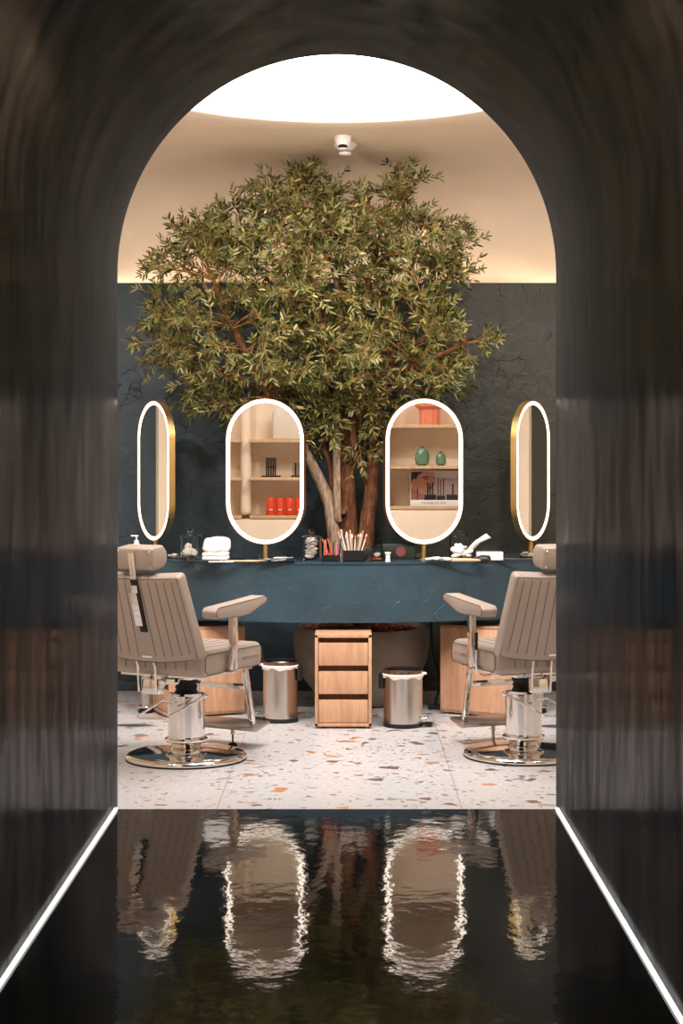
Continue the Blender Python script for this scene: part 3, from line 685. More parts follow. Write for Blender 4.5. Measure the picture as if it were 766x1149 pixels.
    mb = MB(); mb.box(T @ Vector((0.014, -th/2-0.004, 0.30)), (0.040, 0.010, 0.27), rot=RX(lean), bev=0.003); mb.build('headrest_slot', 'rubber', bk)
    # headrest
    hr = MB(); Th = Matrix.Translation((0.022*mir, -0.425, 1.018)) @ RX(math.radians(8))
    hout = [(-0.050, -0.052), (0.050, -0.056), (0.078, -0.03), (0.080, 0.02), (0.055, 0.054), (-0.050, 0.056)]
    hr.prism(hout, 0.205, Th @ RZ(PI/2), bev=0.014, seg=3); hd = hr.build('headrest', 'leather', t, angle=45)
    for sx in (-1, 1):
        for sz in (-1, 1):
            mb = MB(); mb.sphere(Th @ Vector((sx*0.088, -0.0505, sz*0.038)), 0.0052, 8); mb.build('screw', 'chrome', hd)
    mb = MB(); p0 = Th @ Vector((0, -0.056, 0.035)); p1 = T @ Vector((0, -th/2-0.012, 0.37)); p2 = T @ Vector((0, -th/2-0.012, 0.20))
    def strap(a, b_, w_):
        d = b_-a; mb.box((a+b_)/2, (w_, 0.006, d.length), rot=RX(math.atan2(-d.y, d.z) if d.z > 0 else math.atan2(d.y, -d.z)), bev=0.0015)
    strap(p1, p0, 0.034); strap(p2, p1, 0.040)
    for k in range(3): mb.box(T @ Vector((0, -th/2-0.0165, 0.25+k*0.03)), (0.016, 0.003, 0.006), rot=RX(lean), mat=None)
    mb.build('headrest_bar', 'chrome', t)
    # arms
    for s in (-1, 1):
        xo = s*0.318
        mb = MB(); prof_ = [(-0.285, 0.735), (-0.27, 0.728), (-0.06, 0.722), (0.01, 0.728), (0.172, 0.776), (0.180, 0.798), (0.16, 0.810), (0.08, 0.804), (-0.27, 0.782), (-0.29, 0.765)]
        mb.prism(prof_, 0.085, Matrix.Translation((xo, 0, 0)) @ RZ(PI/2), bev=0.012, seg=3); ar = mb.build('armrest', 'leather', t, angle=45)
        mb = MB(); mb.tube([(xo+s*0.041, y*0.99, (z-0.77)*0.92+0.77) for y, z in prof_], 0.0018, 5, None, True); mb.build('armrest_piping', 'seam', ar)
        mb = MB(); xi = s*0.302
        mb.box((xi, -0.045, 0.60), (0.026, 0.050, 0.27), bev=0.003); mb.box((s*0.26, -0.045, 0.452), (0.09, 0.062, 0.010), bev=0.004); mb.build('arm_post', 'chrome', t)
    # footrest
    mb = MB()
    for s in (-1, 1):
        a = Vector((s*0.155, 0.29, 0.455)); b_ = Vector((s*0.155, 0.375, 0.12)); d = b_-a
        mb.box((a+b_)/2, (0.026, 0.030, d.length), rot=RX(math.atan2(d.y, -d.z)), bev=0.003)
    mb.box((0, 0.324, 0.325), (0.31, 0.006, 0.030), bev=0.002); mb.build('footrest_frame', 'chrome', t)
    mb = MB(); mb.prism([(0.33, 0.122), (0.50, 0.132), (0.515, 0.124), (0.50, 0.112), (0.38, 0.092), (0.335, 0.098)], 0.36, Matrix.Translation((0, 0, 0.0)) @ RZ(PI/2), bev=0.006); fr = mb.build('footrest', 'footmetal', t)
    mb = MB(); mb.tube([(0.02, 0.40, 0.10), (0.02, 0.40, 0.062)], 0.011, 12, 'footmetal')
    if mir > 0:
        mb.tube([(0.02, 0.40, 0.062), (0.02, 0.40, 0.02)], 0.005, 8, 'black'); mb.lathe([(0, 0), (0.022, 0), (0.024, 0.010), (0.014, 0.02), (0, 0.022)], (0.02, 0.40, 0), 16, 'rubber')
    else: mb.cone((0.02, 0.40, 0.062), (0.02, 0.40, 0.0), 0.008, 0.008, 12, 'footmetal')
    mb.build('footrest_leg', None, fr)
    # recline lever on the chair's left side
    mb = MB(); mb.tube([(-0.15, -0.08, 0.430), (-0.26, -0.10, 0.425), (-0.30, -0.11, 0.440), (-0.312, -0.12, 0.47), (-0.314, -0.125, 0.565)], 0.005, 8, 'chrome')
    mb.tube([(-0.314, -0.125, 0.555), (-0.3145, -0.127, 0.64)], 0.008, 10, 'black'); mb.build('recline_lever', None, t)
    return t
barber_chair((X(209, 8.29), 8.29, 0), math.radians(-28), 'greige leather barber chair on the left, turned to the right', 1)
barber_chair((X(587, 8.37), 8.37, 0), math.radians(20), 'greige leather barber chair on the right, turned to the left', -1)

# ------------------------------------------------------------ planter and tree
PX, PY = X(405, 10.15), 10.15
mb = MB(); prof_ = [(0, 0.0), (0.20, 0.0), (0.25, 0.02), (0.34, 0.14), (0.395, 0.26), (0.412, 0.36), (0.405, 0.44), (0.392, 0.468), (0.372, 0.468), (0.365, 0.44), (0.36, 0.40), (0, 0.40)]
t = empty('planter', (PX, PY, 0), 0, 'large round grey brown concrete planter holding the tree under the counter', 'planter')
mb.lathe(prof_, seg=72); mb.build('bowl', 'concrete', t)
mb = MB(); mb.lathe([(0, 0.452), (0.2, 0.45), (0.35, 0.435), (0.366, 0.425)], seg=48)
for i in range(900):
    a = random.random()*2*PI; r = 0.35*math.sqrt(random.random())
    mb.box((r*math.cos(a), r*math.sin(a), 0.452-0.03*r+random.random()*0.012), (0.012+random.random()*0.028, 0.008+random.random()*0.008, 0.005), rot=RZ(random.random()*6.3) @ RX(random.uniform(-.5, .5)) @ RY(random.uniform(-.5, .5)))
mu = mb.build('mulch', 'mulch', t, smooth=False); mu['kind'] = 'stuff'

tree = empty('olive_tree', (PX, PY, 0.45), 0, 'tall olive tree with several reddish trunks and a wide leafy crown', 'tree')
TW = Matrix.Translation((-PX, -PY, -0.45))
TY = 10.06
def tp(px, py, dy=0.0): return Vector((X(px, TY+dy), TY+dy, Z(py, TY+dy)))
def smooth_path(pts, rs, sub=6, jit=0.004, seed=1):
    out = []; ro_ = []; n = len(pts)
    for i in range(n-1):
        p0 = pts[max(i-1, 0)]; p1 = pts[i]; p2 = pts[i+1]; p3 = pts[min(i+2, n-1)]
        for k in range(sub):
            t_ = k/sub
            p = 0.5*((2*p1)+(p2-p0)*t_+(2*p0-5*p1+4*p2-p3)*t_*t_+(3*p1-p0-3*p2+p3)*t_**3)
            r = rs[i]+(rs[i+1]-rs[i])*t_
            p = p+Vector((noise.noise(p*7+Vector((seed, 0, 0))), noise.noise(p*7+Vector((0, seed, 3))), 0))*jit*2
            out.append(p); ro_.append(r*(1+0.10*noise.noise(p*14+Vector((seed*3, 1, 2)))))
    out.append(pts[-1]); ro_.append(rs[-1]); return out, ro_
px2m = TY/F
trunks = [
 ('trunk', 'bark', [(396, 706, .04), (392, 640, .03), (391, 600, .02), (389, 560, .02), (388, 500, .02), (386, 450, .03), (384, 400, .04), (382, 340, .02), (378, 290, 0)], [14, 12.5, 11.5, 10.5, 9.5, 8, 6.5, 4.5, 2.5]),
 ('trunk', 'bark_pale', [(388, 706, -.05), (378, 640, -.06), (375, 600, -.06), (369, 565, -.06), (358, 538, -.07), (344, 510, -.10), (322, 475, -.14)], [9, 8, 7.5, 7, 6.5, 6, 5.5]),
 ('branch', 'bark', [(324, 478, -.14), (300, 440, -.15), (275, 395, -.16), (255, 355, -.16), (240, 315, -.12)], [5.4, 4.8, 4.2, 3.4, 2]),
 ('trunk', 'bark_pale', [(381, 585, -.09), (378, 576, -.10), (378, 530, -.10), (377, 490, -.09), (378, 450, -.08), (379, 400, -.06), (382, 350, -.05), (372, 300, -.05)], [3.2, 4.2, 4.4, 4.6, 4.2, 3.8, 3.2, 2]),
 ('trunk', 'bark', [(404, 706, -.02), (409, 640, -.03), (411, 605, -.03), (414, 570, -.03), (418, 530, -.02), (421, 490, 0), (424, 450, .03), (436, 410, .05), (455, 370, .06), (476, 330, .02)], [10, 9.5, 9, 8, 7.5, 6.5, 5.5, 4.6, 3.6, 2.4]),
 ('branch', 'bark', [(412, 540, -.04), (404, 520, -.06), (397, 500, -.07), (395, 470, -.07), (399, 430, -.08), (402, 390, -.08), (408, 340, -.08), (420, 290, -.08), (430, 250, -.05)], [4.5, 4.2, 4, 4, 4, 3.6, 3.2, 2.4, 1.5]),
 ('branch', 'bark', [(392, 500, .02), (402, 468, -.04), (412, 446, -.08), (430, 428, -.12), (450, 400, -.18), (480, 375, -.24)], [5, 6, 6.5, 5.5, 3.4, 2]),
 ('branch', 'bark', [(374, 560, -.04), (371, 525, -.03), (362, 498, -.03), (357, 465, 0), (350, 430, .05), (335, 390, .12), (318, 350, .16)], [3.2, 3.2, 3.4, 3.2, 3, 2.6, 2]),
 ('branch', 'bark', [(384, 500, 0), (373, 465, -.03), (367, 430, -.06), (362, 390, -.10), (355, 340, -.16), (345, 290, -.18), (338, 245, -.12)], [4, 4.2, 4.2, 3.6, 3, 2.2, 1.4]),
 ('branch', 'bark', [(387, 450, .05), (405, 410, .14), (430, 370, .22), (455, 320, .26), (470, 270, .2)], [4, 3.6, 3, 2.2, 1.5]),
 ('branch', 'bark', [(384, 420, .05), (360, 380, .16), (325, 340, .26), (290, 300, .28), (270, 260, .2)], [4, 3.6, 3, 2.2, 1.5]),
 ('branch', 'bark', [(300, 440, -.15), (270, 425, -.12), (235, 405, -.06), (205, 385, -.0)], [3, 2.6, 2.2, 1.4]),
 ('branch', 'bark', [(430, 428, -.12), (465, 410, -.2), (500, 395, -.22), (525, 385, -.15)], [3, 2.6, 2.2, 1.4]),
 ('branch', 'bark', [(424, 450, .03), (455, 425, .12), (490, 405, .14)], [2.8, 2.4, 1.6]),
]
limb_pts = []
for i, (nm_, mt, pts, rs) in enumerate(trunks):
    P_, R_ = smooth_path([tp(*p) for p in pts], [r*px2m for r in rs], seed=i+1)
    mb = MB(); mb.tube(P_, R_, 14)
    if i == 0:
        for (qx, qy, dy) in ((384, 493, -.06), (386, 575, -.06)):
            a = tp(qx, qy, dy); mb.cone(a+Vector((0, 0.05, 0)), a+Vector((-0.005, -0.03, 0.008)), 0.02, 0.017, 12)
    o = mb.build(nm_, mt, tree, angle=80); o.data.transform(TW)
    if mt == 'bark_pale' and nm_ == 'trunk': o['label'] = 'pale grey trunk'
    limb_pts += [p for p in P_ if p.z > Z(455, TY)]
# crown silhouette (star-shaped about its centre)
sil = [(155, 385), (168, 330), (162, 288), (195, 262), (190, 245), (240, 232), (278, 205), (312, 196), (350, 186), (385, 212), (425, 212), (462, 184), (482, 236), (530, 252), (512, 290), (530, 305), (516, 345), (556, 382), (520, 405), (516, 438), (470, 440), (430, 462), (395, 452), (350, 470), (300, 452), (225, 466), (205, 430), (165, 400)]
c0 = (366, 345)
angs = sorted([(math.atan2(y-c0[1], x-c0[0]), math.hypot(x-c0[0], y-c0[1])) for x, y in sil])
def srad(a):
    n = len(angs)
    for i in range(n):
        a0, r0 = angs[i]; a1, r1 = angs[(i+1) % n]
        if i == n-1: a1 += 2*PI
        aa = a if a >= angs[0][0] else a+2*PI
        if a0 <= aa <= a1:
            k = (aa-a0)/(a1-a0+1e-9); return r0+(r1-r0)*k
    return angs[0][1]
rnd = random.Random(11)
targets = []
tries = 0
while len(targets) < 330 and tries < 60000:
    tries += 1
    a = rnd.uniform(-PI, PI); f = math.sqrt(rnd.random())*0.95; R_ = srad(a)
    px = c0[0]+math.cos(a)*f*R_; py = c0[1]+math.sin(a)*f*R_
    hd = 0.60*math.sqrt(max(0.02, 1-f*f)); dy = rnd.uniform(-1, 1)*hd
    if rnd.random() < 0.35: dy = -abs(dy)
    p = tp(px, py, dy-0.10)
    if all((p-q).length > 0.077 for q in targets): targets.append(p)
for (px, py, dy) in ((352, 480, -.15), (365, 470, -.2), (372, 492, -.2), (345, 500, -.15), (415, 480, -.15), (425, 500, -.12), (405, 515, -.1), (432, 478, -.1), (362, 455, -.2), (400, 455, -.2), (338, 470, -.1), (416, 462, -.18), (215, 448, -.1), (235, 456, -.15), (265, 462, -.15)):
    targets.append(tp(px, py, dy))
# sprays that reach past the outline
tipspx = [(172, 296), (158, 384), (172, 400), (198, 256), (215, 262), (240, 245), (286, 214), (300, 204), (350, 194), (462, 192), (470, 200), (440, 210), (528, 254), (520, 270), (528, 306), (548, 380), (538, 384), (514, 436), (222, 460), (500, 440), (205, 430)]
for (px, py) in tipspx: targets.append(tp(px, py, rnd.uniform(-.25, .1)))
twig = MB(); LV = []; LF = []; LT = []; fruit = MB(); nfruit = 0
def add_leaf(p, d, nrm, L, W, tone):
    d = d.normalized(); s_ = d.cross(nrm)
    if s_.length < 1e-4: s_ = d.orthogonal()
    s_.normalize(); n_ = s_.cross(d)
    b0 = len(LV); cup = 0.12*L
    curl = rnd.uniform(-0.25, 0.15)*L
    LV.extend([p, p+d*L*0.3+s_*W*0.42+n_*cup*0.2, p+d*L*0.3-s_*W*0.42+n_*cup*0.2, p+d*L*0.66+s_*W*0.40+n_*(curl*0.4), p+d*L*0.66-s_*W*0.40+n_*(curl*0.4), p+d*L+n_*curl, p+d*L*0.3-n_*cup*0.1, p+d*L*0.66+n_*(curl*0.4-cup*0.25)])
    LF.extend([(b0, b0+6, b0+1), (b0, b0+2, b0+6), (b0+1, b0+6, b0+7, b0+3), (b0+6, b0+2, b0+4, b0+7), (b0+3, b0+7, b0+5), (b0+7, b0+4, b0+5)])
    LT.extend([tone]*6)
def clampback(p):
    p.y = min(p.y, YB-0.03, 10.52-max(0, p.z-2.95)*0.5); p.z = min(p.z, 3.235, 1.5+(0.1745+0.006*noise.noise(p*9))*p.y)
    if p.z < 1.90 and p.y < 9.80: p.y = 9.80
    return p
for ti, T_ in enumerate(targets):
    S_ = min(limb_pts, key=lambda q: (q-T_).length+max(0, q.z-T_.z)*1.2)
    d = T_-S_; L = d.length
    mid = (S_+T_)/2+Vector((rnd.uniform(-.05, .05), rnd.uniform(-.05, .05), rnd.uniform(-.02, .09)*min(1, L*2)))
    n = 9; path = [S_*(1-k/n)**2+mid*2*(k/n)*(1-k/n)+T_*(k/n)**2 for k in range(n+1)]
    if L > 0.02: twig.tube(path, [0.0052*(1-k/n)*min(1, L*3)+0.0016 for k in range(n+1)], 5)
    tonebase = rnd.uniform(-0.1, 0.15)
    nt = 5 if L < 0.15 else 7
    for k in range(nt):
        t_ = 0.45+0.55*(k+1)/nt; i_ = min(n-1, int(t_*n)); fr_ = t_*n-i_
        p = path[i_].lerp(path[min(n, i_+1)], fr_)
        dr = (path[min(n, i_+1)]-path[i_]).normalized() if i_ < n else d.normalized()
        side = Vector((rnd.gauss(0, 1), rnd.gauss(0, 1), rnd.gauss(0.15, 0.8))); side.normalize()
        tdir = (dr*0.8+side*0.9).normalized() if k < nt-1 else (dr+side*0.3).normalized()
        TL = rnd.uniform(0.09, 0.17) if k < nt-1 else rnd.uniform(0.05, 0.09)
        q = p.copy(); pp = [p]; cur = tdir.copy(); m_ = 6; hand = 0
        for j in range(m_):
            cur = (cur+Vector((rnd.gauss(0, .14), rnd.gauss(0, .14), rnd.gauss(-0.01, .12)))).normalized()
            q = clampback(q+cur*TL/m_); pp.append(q.copy())
            lat = cur.cross(Vector((rnd.gauss(0, 1), rnd.gauss(0, 1), rnd.gauss(0, 1)))).normalized()
            for s_ in (-1, 1):
                if rnd.random() < 0.10: continue
                ld = (cur*0.75+lat*s_*0.8+Vector((0, 0, 0.05))).normalized()
                tone = min(1, max(0, tonebase+rnd.betavariate(0.9, 1.5)*0.95))
                add_leaf(q, ld, cur.cross(lat)+Vector((0, -0.3, 0.5)), rnd.uniform(0.036, 0.064), rnd.uniform(0.011, 0.017), tone)
        ld = cur; add_leaf(q, ld, Vector((rnd.gauss(0, 1), rnd.gauss(0, 1), 0.5)), 0.05, 0.012, 0.5)
        twig.tube(pp, [0.0018]*3+[0.0013]*(len(pp)-3), 4)
        if rnd.random() < 0.05:
            fruit.sphere(pp[3]+Vector((0, -0.01, -0.012)), 0.0095, 8, (0.85, 0.85, 1.1)); nfruit += 1
o = twig.build('twigs', 'bark_twig', tree, angle=80); o.data.transform(TW); o['kind'] = 'stuff'
me = bpy.data.meshes.new('foliage'); me.from_pydata([tuple(TW @ v) for v in LV], [], LF)
at = me.attributes.new('tone', 'FLOAT', 'FACE'); at.data.foreach_set('value', LT)
me.materials.append(M['leaf']); me.polygons.foreach_set('use_smooth', [True]*len(me.polygons)); me.update()
o = bpy.data.objects.new('foliage', me); C.objects.link(o); o.parent = tree; o['kind'] = 'stuff'
o = fruit.build('olives', 'olive', tree); o.data.transform(TW); o['kind'] = 'stuff'
print('leaves', len(LT)//6, 'fruit', nfruit, 'targets', len(targets))

# ------------------------------------------------------------ pedal bins
def pedal_bin(px, py, w_, h_, rz, label, sy=1.0):
    Yc = H*F/(py-CY)+w_*0.5*sy; r = w_/2
    t = empty('pedal_bin', (X(px, Yc), Yc, 0), rz, label, 'bin', 'brushed steel pedal bins')
    mb = MB(); mb.lathe([(0, 0.012), (r, 0.012), (r, h_-0.035), (r-0.004, h_-0.035), (r-0.004, h_-0.05), (0, h_-0.05)], seg=48, sy=sy); mb.build('body', 'steel', t)
    mb = MB(); mb.lathe([(0, 0), (r+0.003, 0), (r+0.004, 0.006), (r+0.002, 0.022), (r, 0.024), (0, 0.024)], seg=48, sy=sy); mb.build('base_ring', 'black', t)
    mb = MB(); mb.lathe([(0, h_), (r*0.6, h_-0.001), (r*0.95, h_-0.006), (r+0.002, h_-0.012), (r+0.002, h_-0.034), (r-0.003, h_-0.034), (0, h_-0.034)], seg=48, sy=sy); ld = mb.build('lid', pbr('dark steel lid', rgb(150, 128, 116), 0.22, 1.0), t)
    mb = MB(); b = bmesh.new(); A = []; B = []; Cc = []
    for k in range(48):
        a = k*2*PI/48; dz = 0.012+0.010*abs(math.sin(a*2.5+px))+0.004*math.sin(a*9)
        A.append(b.verts.new(((r+0.003)*math.cos(a), (r+0.003)*sy*math.sin(a), h_-0.030)))
        B.append(b.verts.new(((r+0.009)*math.cos(a), (r+0.009)*sy*math.sin(a), h_-0.036)))
        Cc.append(b.verts.new(((r+0.006)*math.cos(a), (r+0.006)*sy*math.sin(a), h_-0.034-dz)))
    for k in range(48):
        k2 = (k+1) % 48; b.faces.new((A[k], A[k2], B[k2], B[k])); b.faces.new((B[k], B[k2], Cc[k2], Cc[k]))
    mb.merge(b); mb.sphere((r+0.01, 0, h_-0.032), 0.012, 10, (1.3, 1, 0.7)); mb.build('bin_liner', 'paper', t)
    mb = MB(); mb.box((-r-0.012, 0, h_-0.075), (0.030, 0.07, 0.085), bev=0.008); mb.build('hinge', 'black', t)
    mb = MB(); mb.tube([(r-0.02, 0, 0.015), (r+0.035, 0, 0.014)], 0.008, 8); mb.box((r+0.035, 0, 0.016), (0.045, 0.07, 0.010), bev=0.004); mb.build('pedal', 'black', t)
    if True:
        mb = MB(); mb.tube([(r+0.0, -0.03, 0.045), (r+0.025, -0.03, 0.052), (r+0.04, 0.0, 0.048), (r+0.025, 0.03, 0.052), (r, 0.03, 0.045)], 0.003, 6); mb.build('pedal_spring', 'chrome', t)
    return t
pedal_bin(314.5, 812, 0.195, 0.352, math.radians(178), 'taller brushed steel pedal bin left of the drawer cabinet, white liner showing', 0.85)
pedal_bin(452, 818, 0.215, 0.325, math.radians(-8), 'shorter brushed steel pedal bin right of the drawer cabinet', 1.0)

# cable and plug
Yc = 9.9
mb = MB(); P_, R_ = smooth_path([Vector((X(a, Yc), Yc, Z(b_, Yc))) for a, b_ in ((483, 690), (484, 712), (486, 735), (492, 755), (493, 770), (489, 785), (488, 792))], [0.006]*7, jit=0)
t = empty('power_cable', (0, 0, 0), 0, 'black power cable hanging from the counter to a small black box on the floor', 'cable')
mb.tube(P_, 0.0065, 8); mb.build('cord', 'rubber', t)
mb = MB(); mb.box((X(488, Yc), Yc, 0.014), (0.085, 0.05, 0.028), bev=0.005); mb.build('plug_box', 'black', t)

# ------------------------------------------------------------ things on the counter
def jar(px, Yj, label, fill):
    t = empty('glass_jar', (X(px, Yj), Yj, TT), 0, label, 'jar', 'lidded glass jars on the counter'); r = 0.058
    mb = MB(); mb.lathe([(0, 0.001), (r-0.004, 0.001), (r, 0.006), (r, 0.128), (r-0.004, 0.132), (r-0.006, 0.128), (r-0.006, 0.010), (0, 0.010)], seg=32); mb.build('body', 'glass', t)
    mb = MB(); mb.lathe([(0, 0.1325), (r+0.004, 0.1325), (r+0.004, 0.138), (r*0.6, 0.146), (0.010, 0.150), (0.009, 0.155), (0.017, 0.163), (0.018, 0.172), (0.010, 0.178), (0, 0.178)], seg=28); mb.build('lid', 'glass', t)
    mb = MB()
    if fill == 'balls':
        for (x, y, z, q) in ((-0.018, -0.012, 0.037, .028), (0.020, -0.01, 0.033, .024), (0.0, 0.020, 0.036, .026), (-0.012, 0.0, 0.068, .022)): mb.sphere((x, y, z), q, 14, nz=0.15)
        o = mb.build('cotton_balls', 'cotton', t)
    else:
        rr = random.Random(int(px))
        nn = 26 if fill == 'full' else 14
        for i in range(nn):
            a = rr.random()*6.28; q = rr.random()*0.026; z = 0.02+i*(0.096 if fill == 'full' else 0.05)/nn
            mb.sphere((q*math.cos(a), q*math.sin(a), z), 0.026, 14, (1, 1, 0.24), rot=RZ(a) @ RX(rr.uniform(-0.6, 0.6)), nz=0.1)
        o = mb.build('cotton_pads', 'cotton', t)
    o['kind'] = 'stuff'
    return t
def onc(px, Y_): return (X(px, Y_), Y_, TT)
def simple(mb, name, mat, loc, label, cat, group=None, rz=0, smooth=True):
    o = mb.build(name, mat, None, smooth); o.location = loc; o.rotation_euler = (0, 0, rz); tag(o, label, cat, group); return o
jar(213.5, 9.72, 'lidded glass jar with cotton balls left of the white towels', 'balls')
jar(349.5, 9.60, 'lidded glass jar full of white cotton pads beside the tree trunk', 'full')
jar(515.5, 9.74, 'lidded glass jar half full of cotton, right of the right middle mirror', 'half')
# pump bottle
t = empty('pump_bottle', onc(153, 9.78), 0, 'white pump bottle showing above the left barber chair headrest', 'bottle')
mb = MB(); mb.lathe([(0, 0), (0.028, 0), (0.030, 0.005), (0.030, 0.075), (0.014, 0.088), (0.012, 0.092), (0, 0.092)], seg=24); mb.build('body', 'white', t)
mb = MB(); mb.lathe([(0, 0.092), (0.014, 0.092), (0.014, 0.104), (0.005, 0.106), (0.005, 0.125), (0.012, 0.127), (0.012, 0.134), (0, 0.134)], seg=16); mb.box((-0.015, 0, 0.131), (0.036, 0.011, 0.008), bev=0.003); mb.build('pump', 'white', t)
# towels
def towel(px, py0, Y_, w_, h_, name, label, seed, puff=0.0):
    mb = MB(); nl = 1 if puff else 2; 
    for i in range(nl):
        zz = h_*(i+0.5)/nl
        out = []; 
        b = rounded_slab(w_*(1-0.06*i*puff), 0.11, h_/nl*0.98, min(0.02, h_/nl*0.4), 4)
        bmesh.ops.subdivide_edges(b, edges=[e for e in b.edges if e.calc_length() > w_*0.5], cuts=8)
        for v in b.verts:
            v.co.x *= 1-(0.22*(v.co.z/(h_/nl)+0.5) if (puff and v.co.x < 0) else 0); v.co.z += noise.noise(Vector((v.co.x*18+seed, v.co.y*18, i*3.1)))*0.006+puff*0.012*(1-(2*v.co.x/w_)**2)*(v.co.z > 0); v.co.x += noise.noise(v.co*22+Vector((0, seed, 0)))*0.003
        mb.merge(b, None, Matrix.Translation((0, 0, zz)))
    simple(mb, name, 'towel', (X(px, Y_), Y_, TT+py0), label, 'towel', 'folded white towels')
towel(242, 0.004, 9.56, 0.150, 0.046, 'folded_towel', 'lower folded white towel of the pile on the counter', 1)
towel(242.5, 0.052, 9.57, 0.160, 0.070, 'folded_towel', 'upper puffed white towel of the pile on the counter', 5, 1.0)
def tray_box(mb, w_, d, h_, th=0.003, mat=None):
    mb.box((0, 0, th/2), (w_, d, th), mat=mat)
    for s in (-1, 1): mb.box((s*(w_/2-th/2), 0, h_/2), (th, d, h_), mat=mat); mb.box((0, s*(d/2-th/2), h_/2), (w_-2*th-0.0004, th, h_), mat=mat)
mb = MB(); tray_box(mb, 0.075, 0.06, 0.082); simple(mb, 'acrylic_box', 'acrylic', onc(267, 9.70), 'small open clear acrylic box right of the white towels', 'box')
mb = MB(); mb.box((0, 0, 0.004), (0.185, 0.055, 0.008), bev=0.002); simple(mb, 'phone', 'black', onc(228, 9.485), 'flat black phone lying before the white towels', 'phone')
mb = MB(); rr = random.Random(3)
for i in range(46):
    a = rr.uniform(0, 6.28); x0 = rr.gauss(0, .030); y0 = rr.gauss(0, .012)
    mb.tube([(x0, y0, 0.003+rr.random()*0.006), (x0+0.02*math.cos(a), y0+0.010*math.sin(a), 0.012+rr.random()*0.016), (x0+0.045*math.cos(a), y0+0.02*math.sin(a), 0.003+rr.random()*0.01)], 0.0022, 5)
mb.box((0, 0, 0.004), (0.09, 0.03, 0.008), bev=0.003)
simple(mb, 'hair_clips', 'black', onc(210, 9.58), 'small heap of black hair clips before the left glass jar', 'hair clips')['kind'] = 'stuff'
mb = MB(); mb.box((0, 0, 0.0015), (0.14, 0.05, 0.003)); simple(mb, 'white_card', 'paper', onc(248, 9.435), 'thin white card at the counter edge before the towels', 'card')
mb = MB(); mb.prism([(-0.11, 0), (0.03, -0.012), (0.11, -0.016), (0.115, 0.018), (0.03, 0.016), (-0.11, 0.006)], 0.008, Matrix.Translation((0, 0, 0.005)) @ RX(PI/2), bev=0.002)
simple(mb, 'wooden_brush', 'beige', onc(275, 9.455), 'tan wooden handled brush lying below the left middle mirror', 'brush')
# glass dishes
def dish(px, Y_, w_, h_, label, content=None, d=0.07):
    t = empty('glass_tray', onc(px, Y_), 0, label, 'tray', 'small glass trays on the counter')
    mb = MB(); tray_box(mb, w_, d, h_, 0.004); mb.build('tray', 'glass', t)
    mb = MB(); rr = random.Random(int(px)); 
    for i in range(7): mb.box((rr.uniform(-.3, .3)*w_, rr.uniform(-.012, .012), 0.008+i*h_*0.07), (w_*0.35, 0.035, 0.004), rot=RZ(rr.uniform(-.4, .4)) @ RY(rr.uniform(-.2, .2)), bev=0.001, mat=(content if i % 2 else 'paper') or 'paper')
    mb.build('contents', None, t); return t
dish(194, 9.80, 0.085, 0.032, 'small glass tray at the left end behind the black hair clips')
dish(310.5, 9.44, 0.200, 0.040, 'wide glass tray of white and blue wipes below the left middle mirror', 'blue')
dish(469, 9.78, 0.05, 0.040, 'small glass tray behind the brass stand of the right middle mirror')
dish(591, 9.88, 0.085, 0.048, 'small glass tray behind the far right mirror stand', 'beige')
# pencil holder and brush holder
def holder(px, Y_, w_, d, h_, label, name='brush_holder'):
    t = empty(name, onc(px, Y_), 0, label, 'holder'); mb = MB(); tray_box(mb, w_, d, h_, 0.004); mb.build('body', 'black', t)
    return t
def stick(px, Y_, z0, dx, L, r, mat, label, cat, group, name, tip=None, tipmat=None):
    t = empty(name, (X(px, Y_), Y_, TT+z0), 0, label, cat, group)
    d = Vector((dx, 0.0, 1)).normalized(); mb = MB(); mb.tube([(0, 0, 0), d*L], [r, r*0.8], 8); mb.build('handle', mat, t)
    if tip:
        mb = MB(); mb.tube([d*(L-0.001), d*(L+0.010), d*(L+0.022)], [r*0.9, r*1.6, r*0.4], 8); mb.build('bristles', tipmat or 'beige', t)
holder(371, 9.52, 0.105, 0.07, 0.034, 'low black tray of pink and copper pencils left of the trunk base', 'pencil_tray')
pg = 'make-up pencils in the low black tray'
for i, (px, dx, L, m_, nm2) in enumerate(((363.5, 0.02, 0.115, 'copper', 'copper'), (366, -0.03, 0.115, 'pink', 'pink'), (371, -0.40, 0.13, 'copper', 'copper'), (375, -0.32, 0.13, 'copper', 'copper'), (373, 0.05, 0.10, 'black', 'black'), (377, 0.02, 0.10, 'pink', 'pink'), (380, 0.10, 0.12, 'black', 'black'), (370, 0.12, 0.09, 'red', 'red'))):
    loc = ['leftmost and upright', 'second from left', 'leaning left in the middle', 'leaning left, nearer the right', 'short one upright in the middle', 'near the right end', 'at the right end', 'short and leaning slightly right'][i]
    stick(px, 9.52, 0.006, dx, L, 0.004, m_, '%s make-up pencil in the low black tray, %s' % (nm2, loc), 'pencil', pg, 'makeup_pencil')
t = holder(396, 9.52, 0.115, 0.075, 0.062, 'black angular brush holder full of brushes before the tree trunk')
mb = MB(); mb.box((0.075, 0, 0.042), (0.045, 0.07, 0.085), rot=RY(0.62), bev=0.003)
o = mb.build('side_pocket', 'black', t); o['label'] = 'slanted black side pocket'
bg = 'make-up brushes in the black holder'
rr = random.Random(5)
BL = ['leaning furthest left', 'second from the left', 'third from the left', 'fourth from the left', 'fifth from the left', 'sixth from the left', 'just left of the middle', 'the middle one', 'just right of the middle', 'sixth from the right', 'fifth from the right', 'fourth from the right', 'third from the right', 'second from the right', 'leaning furthest right']
